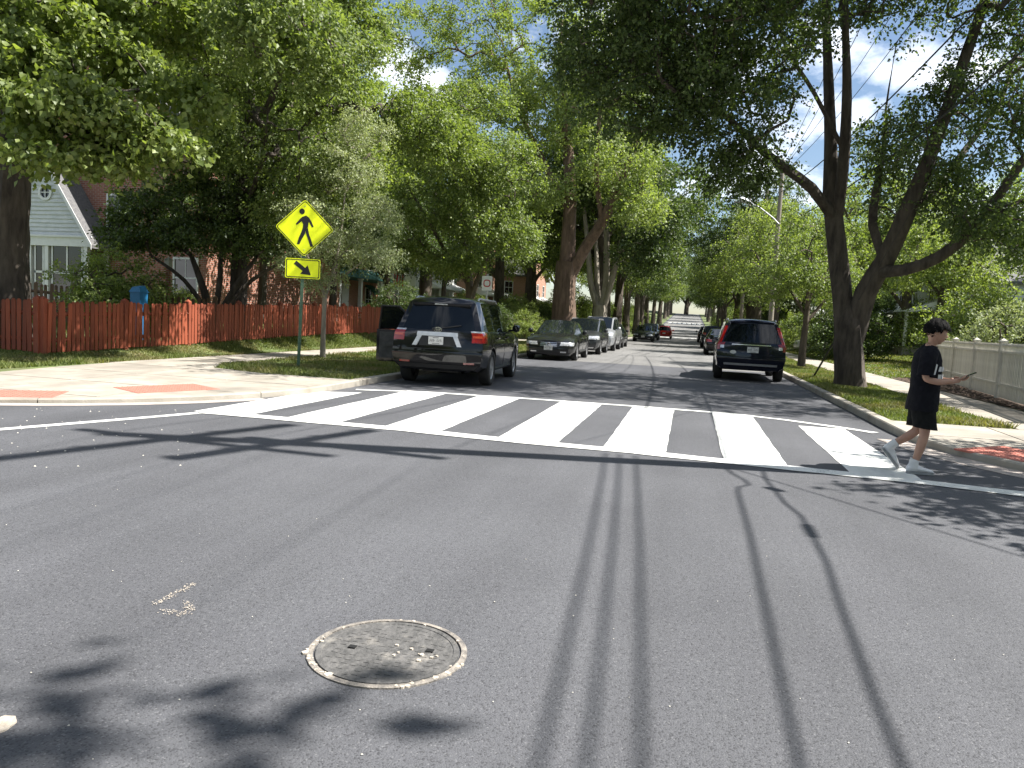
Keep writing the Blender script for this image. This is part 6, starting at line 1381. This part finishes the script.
# local axes: x forward, y left, z up. the right side (-y) faces the camera
J = []; E = []
def add(p, r_, par=None, r2=None):
    J.append((*p, r_, r2 if r2 else r_)); i = len(J)-1
    if par is not None: E.append((par,i))
    return i
pel = add((.03,0,.82),.115); sp1 = add((.035,0,.98),.11,pel); ch = add((.045,0,1.16),.125,sp1); nk0 = add((.05,0,1.305),.062,ch); nk = add((.075,0,1.355),.048,nk0)
hd1 = add((.10,0,1.44),.072,nk); hd2 = add((.095,0,1.53),.078,hd1)
# right leg, standing
rh = add((.035,-.085,.76),.088,pel); rk0 = add((.06,-.085,.60),.072,rh); rk = add((.075,-.08,.43),.050,rk0); rc = add((.05,-.08,.30),.051,rk); ra = add((.005,-.08,.10),.032,rc); rf = add((.01,-.08,.05),.022,ra); rt = add((.06,-.075,.04),.014,rf)
# left leg trailing, heel lifted
lh = add((.03,.085,.76),.088,pel); lk0 = add((.035,.085,.60),.072,lh); lk = add((.02,.085,.44),.050,lk0); lc_ = add((-.07,.085,.36),.050,lk); la_ = add((-.215,.085,.255),.032,lc_); lf = add((-.235,.085,.21),.022,la_); lt = add((-.21,.085,.165),.014,lf)
# arms
rs = add((.035,-.165,1.27),.052,nk0); re0 = add((.015,-.20,1.12),.043,rs); re = add((.02,-.205,.995),.036,re0); rw0 = add((.14,-.20,.975),.036,re); rw_ = add((.265,-.165,.99),.024,rw0)
ls = add((.055,.165,1.27),.052,nk0); le0 = add((.045,.20,1.12),.043,ls); le = add((.06,.20,1.0),.036,le0); lw0 = add((.16,.17,.98),.036,le); lw = add((.27,.09,.99),.024,lw0)
rp = add((.305,-.15,1.0),.026,rw_,.017); rp2 = add((.345,-.135,1.012),.030,rp,.016)
lp_ = add((.305,.05,1.0),.026,lw,.017)
body = skin_mesh('body', J, E, SK, K)
# fingers curled round the phone
ph = Vector((.395,-.115,1.045)); pdx = Vector((.9,.1,.42)).normalized()
for i, (dy, ln) in enumerate(((-.026,.9),(-.009,1.0),(.009,.97),(.026,.8))):
    b = Vector((.345,-.135+dy,1.010)); P = [b, b+Vector((.03,.006,.004))*ln, b+Vector((.055,.012,.018))*ln, b+Vector((.068,.014,.042))*ln]
    skin_mesh('finger', [(*p, r_) for p, r_ in zip(P,(.010,.009,.0085,.007))], [(0,1),(1,2),(2,3)], SK, body, 1)
P = [Vector((.318,-.165,1.012)), Vector((.345,-.178,1.028)), Vector((.375,-.165,1.05)), Vector((.395,-.148,1.066))]
skin_mesh('thumb', [(*p, r_) for p, r_ in zip(P,(.012,.011,.010,.008))], [(0,1),(1,2),(2,3)], SK, body, 1)
for i in range(4):
    b = Vector((.30,.03-.004*i,.985+.014*i)); P = [b, b+Vector((.03,-.012,0)), b+Vector((.045,-.035,.002)), b+Vector((.035,-.05,.004))]
    skin_mesh('finger', [(*p, r_) for p, r_ in zip(P,(.010,.009,.0085,.007))], [(0,1),(1,2),(2,3)], SK, body, 1)
# phone: held in the right hand
rot = Vector((0,0,1)).rotation_difference(Vector((-.45,0,.9))).to_matrix()
m_ = MB(); m_.cbox((0,0,0),(.145,.071,.008), rot); pho = m_.build('smartphone', pmat('phone_black',(.012,.012,.013),None,rough=.2), loc=K.matrix_world @ Vector((0,0,0)))
pho.location = Vector(K.location)+Matrix.Rotation(KH,3,'Z') @ Vector((.405,-.135,1.062)); pho.rotation_euler = (0,0,KH); tag(pho, 'black smartphone in the right hand of the walking person', 'phone')
# head: egg-shaped skull, jaw, nose, ear, eye, mouth, all one with the neck look
def headpt(u, v):
    # u: azimuth from front (x), v: -1 chin .. 1 crown
    z = v*.118; prof = math.sqrt(max(0,1-v*v)); wx = .098*prof; wy = .078*prof
    fx = wx*math.cos(u); fy = wy*math.sin(u)
    if v < 0: fy *= (1-.22*(-v)); fx = fx*(1-.18*(-v)) + (.022*(-v) if math.cos(u) > 0 else .02*(-v))
    c = math.cos(u)
    if c > .75:
        t = (c-.75)/.25
        if -.35 < v < .1: fx += .022*t**3*(1-abs(v+.18)/.28 if abs(v+.18) < .28 else 0)       # nose
        if .05 < v < .22: fx -= .004*t                                                     # eye line
        if .22 <= v < .4: fx += .004*t                                                      # brow
        if -.62 < v < -.45: fx += .005*t                                                    # lips
        if v < -.75: fx += .010*t                                                            # chin
    return (fx,fy,z)
m_ = MB(); nu, nv = 36, 26
for j in range(nv+1):
    v = -1+2*j/nv; v = math.sin(v*math.pi/2)
    for i in range(nu): m_.v.append(headpt(2*math.pi*i/nu, v))
for j in range(nv):
    for i in range(nu): m_.f.append((j*nu+i,j*nu+(i+1)%nu,(j+1)*nu+(i+1)%nu,(j+1)*nu+i)); m_.mi.append(0)
hr = Matrix.Rotation(R(12),3,'Y') @ Matrix.Rotation(R(0),3,'Z'); hc = Vector((.105,0,1.475))
m_.v = [tuple(hr @ Vector(p)+hc) for p in m_.v]; m_.build('head', SK, body, True, angle=80)
for s in (-1,1):
    e = MB(); e.lathe([(.001,.012),(.014,.010),(.026,.004),(.028,-.002),(.02,-.008)], 12, 'y'); e.v = [tuple(hr @ Vector((p[0]*.62-.005, s*(.076+abs(p[1])*.9)*1.0, p[2]-.005))+hc) for p in e.v]; e.build('ear', SK, body, True)
    e = MB(); e.lathe([(.001,.010),(.008,.007),(.011,0)], 10, 'x'); e.v = [tuple(hr @ Vector((.074+p[0]*.6, s*.031+p[1], .014+p[2]*.6))+hc) for p in e.v]; e.build('eye', HAIR, body, True)
    e = MB(); e.tube([tuple(hr @ Vector(q)+hc) for q in ((.088,s*.014,.035),(.085,s*.03,.039),(.074,s*.046,.034))], .004, 5); e.build('eyebrow', HAIR, body)
e = MB(); e.tube([tuple(hr @ Vector(q)+hc) for q in ((.080,-.022,-.064),(.092,0,-.062),(.080,.022,-.064))], .0045, 5); e.build('mouth', pmat('lips',(.36,.15,.12),None,rough=.5), body, True)
# hair: a thick mop of tufts over crown, sides and fringe
m_ = MB(); rg = random.Random(5)
for j in range(15):
    for i in range(40):
        u = 2*math.pi*i/40; v = -.28+1.28*j/14; c = math.cos(u); lo = .30 if c > .35 else (-.05 if c > -.2 else -.42); vv = max(v, lo+.02*math.sin(i*2.3)); vv = min(vv,.999)
        x,y,z = headpt(u, vv); g_ = 1.27+.06*math.sin(i*1.7+j)+.05*rg.random()
        m_.v.append((x*g_-.006, y*g_*1.03, z*1.17+.012+.005*math.sin(i*2.9)))
for j in range(14):
    for i in range(40): m_.f.append((j*40+i,j*40+(i+1)%40,(j+1)*40+(i+1)%40,(j+1)*40+i)); m_.mi.append(0)
m_.v = [tuple(hr @ Vector(p)+hc) for p in m_.v]; hair = m_.build('hair', HAIR, K, True, angle=60)
m_ = MB()
for i in range(240):
    u = rg.uniform(0,6.283); c = math.cos(u); lo = .34 if c > .35 else (0 if c > -.2 else -.4); v = lo+rg.random()**1.5*(.9-lo); x,y,z = headpt(u,min(v,.95)); b = Vector((x*1.2-.006,y*1.22,z*1.1+.01)); d = Vector((x*.25+(.02 if c > .3 else 0),y*.25,-.02-.01*rg.random())); t_ = b+d+Vector((rg.gauss(0,.006),rg.gauss(0,.006),0)); sd_ = Vector((-y,x,0)).normalized()*.008
    m_.add([b-sd_,b+sd_,t_],[(0,1,2)])
m_.v = [tuple(hr @ Vector(p)+hc) for p in m_.v]; m_.build('hair_tuft', HAIR, hair, fix=False)
# T-shirt: loose lofted torso plus sleeves
def loft(rings, name, mat, parent, n=28, close=False, wr=0.0, seed=0):
    m_ = MB(); rg = random.Random(seed); ph_ = [rg.uniform(0,6.28) for _ in range(4)]
    for k, (c, rx, ry, ax) in enumerate(rings):
        c = Vector(c); R_ = Vector((0,0,1)).rotation_difference(Vector(ax)).to_matrix()
        for i in range(n):
            a = 2*math.pi*i/n; w_ = 1+wr*(math.sin(3*a+ph_[0]+k*.7)+.7*math.sin(5*a+ph_[1]-k*1.1)+.5*math.sin(8*a+ph_[2]+k*1.9)); m_.v.append(tuple(c+R_ @ Vector((rx*w_*math.cos(a),ry*w_*math.sin(a),0))))
    for k in range(len(rings)-1):
        for i in range(n): m_.f.append((k*n+i,k*n+(i+1)%n,(k+1)*n+(i+1)%n,(k+1)*n+i)); m_.mi.append(0)
    return m_.build(name, mat, parent, True, angle=70)
U = (0,0,1)
sh_ = loft([((.035,0,.665),.155,.205,U),((.035,0,.72),.153,.20,U),((.035,0,.80),.148,.195,U),((.038,0,.90),.142,.19,U),((.04,0,1.0),.142,.187,U),((.043,0,1.10),.143,.188,U),((.045,0,1.19),.138,.19,U),((.045,0,1.255),.12,.185,U),((.047,0,1.30),.095,.15,U),((.055,0,1.325),.075,.10,(.15,0,1)),((.065,0,1.345),.062,.068,(.25,0,1))], 't_shirt', CLB, K, wr=.03, seed=2)
for s, q in ((-1,(((.045,-.13,1.27),.085,.075,(.1,.95,.35)),((.035,-.185,1.235),.082,.07,(.1,.6,.8)),((.022,-.21,1.16),.078,.066,(.1,.2,1)),((.012,-.217,1.06),.078,.066,(0,.08,1)),((.012,-.22,1.035),.080,.068,(0,.08,1)))),(1,(((.055,.13,1.27),.085,.075,(.1,-.95,.35)),((.052,.185,1.235),.082,.07,(.1,-.6,.8)),((.048,.21,1.16),.078,.066,(.1,-.2,1)),((.045,.217,1.06),.078,.066,(0,-.08,1)),((.045,.22,1.035),.080,.068,(0,-.08,1))))):
    loft(q, 'sleeve', CLB, sh_, n=18, wr=.02, seed=3+s)
m_ = MB()
def chest(y, z): 
    rx = .143; ry = .188; return Vector((.043+(rx+.012)*math.sqrt(max(0,1-(y/ry)**2)), y, z))
for (y0,y1,z0,z1) in ((-.15,-.11,1.08,1.13),(-.10,-.05,1.08,1.13),(-.15,-.10,1.0,1.05),(-.09,-.03,1.0,1.05),(-.02,.04,1.08,1.13),(-.02,.04,1.0,1.05)):
    m_.add([chest(y0,z0),chest(y1,z0),chest(y1,z1),chest(y0,z1)],[(0,1,2,3)])
m_.build('chest_print', PRN, sh_)
sv = MB(); sv.add([(.083,-.262,1.05),(.10,-.24,1.05),(.115,-.235,1.15),(.10,-.25,1.16)],[(0,1,2,3)]); sv.build('sleeve_stripe', PRN, sh_)
loft([((.032,0,.86),.125,.165,U),((.033,0,.76),.135,.18,U),((.034,0,.70),.135,.182,U)], 'shorts', CLS, K, wr=.01)
so = [o for o in K.children if o.name.startswith('shorts')][0]
loft([((.034,-.085,.72),.125,.098,U),((.05,-.088,.62),.118,.096,(.1,0,1)),((.065,-.088,.52),.115,.095,(.1,0,1)),((.07,-.088,.485),.116,.096,(.1,0,1))], 'shorts_leg', CLS, so, n=22, wr=.02, seed=6)
loft([((.032,.085,.72),.125,.098,U),((.035,.088,.62),.118,.096,(0,0,1)),((.03,.088,.52),.115,.095,(0,0,1)),((.028,.088,.49),.116,.096,(0,0,1))], 'shorts_leg', CLS, so, n=22, wr=.02, seed=7)
def shoe(c, pitch, yaw, nm='shoe'):
    """heel at local origin, toe towards +x"""
    R_ = Matrix.Rotation(yaw,3,'Z') @ Matrix.Rotation(pitch,3,'Y'); c = Vector(c); m_ = MB(); n = 16; L1 = .255
    secs = [(-.01,.026,.07),(.01,.042,.10),(.06,.045,.105),(.10,.044,.095),(.14,.046,.078),(.19,.048,.062),(.235,.038,.05),(.258,.018,.034)]
    for x,w_,h_ in secs:
        for i in range(n):
            a = 2*math.pi*i/n; m_.v.append((x, w_*math.cos(a), .018+max(-.0,(h_-.018)*.5*(1+math.sin(a)))))
    for k_ in range(len(secs)-1):
        for i in range(n): m_.f.append((k_*n+i,k_*n+(i+1)%n,(k_+1)*n+(i+1)%n,(k_+1)*n+i)); m_.mi.append(0)
    m_.f += [tuple(range(n)), tuple((len(secs)-1)*n+i for i in range(n))]; m_.mi += [0,0]
    m_.v = [tuple(R_ @ Vector(p)+c) for p in m_.v]; o = m_.build(nm, SHOE, K, True, angle=60)
    out = [(-.008,-.02),(0,-.034),(.08,-.04),(.19,-.048),(.24,-.038),(.262,-.015),(.262,.015),(.24,.038),(.19,.048),(.08,.04),(0,.034),(-.008,.02)]
    q = MB(); q.prism(out, 0, .026); q.v = [tuple(R_ @ Vector(p)+c) for p in q.v]; q.build('sole', SOLE, o)
    for i_ in range(3): q = MB(); q.tube([tuple(R_ @ Vector((.10+.022*i_,-.02,.078-.006*i_))+c), tuple(R_ @ Vector((.10+.022*i_,.02,.078-.006*i_))+c)], .004, 4); q.build('lace', SOCK, o)
    return o
shoe((-.055,-.08,.0), 0, R(14)); shoe((-.30,.085,.205), R(50), R(6))
loft([((.008,-.08,.155),.046,.044,(.3,0,1)),((.0,-.08,.12),.046,.044,(.2,0,1)),((-.005,-.08,.06),.05,.044,U)], 'sock', SOCK, K, n=16)
loft([((-.16,.085,.295),.044,.046,(.75,0,.6)),((-.20,.085,.265),.044,.044,(.7,0,.6)),((-.245,.085,.215),.048,.044,(.6,0,.7))], 'sock', SOCK, K, n=16)
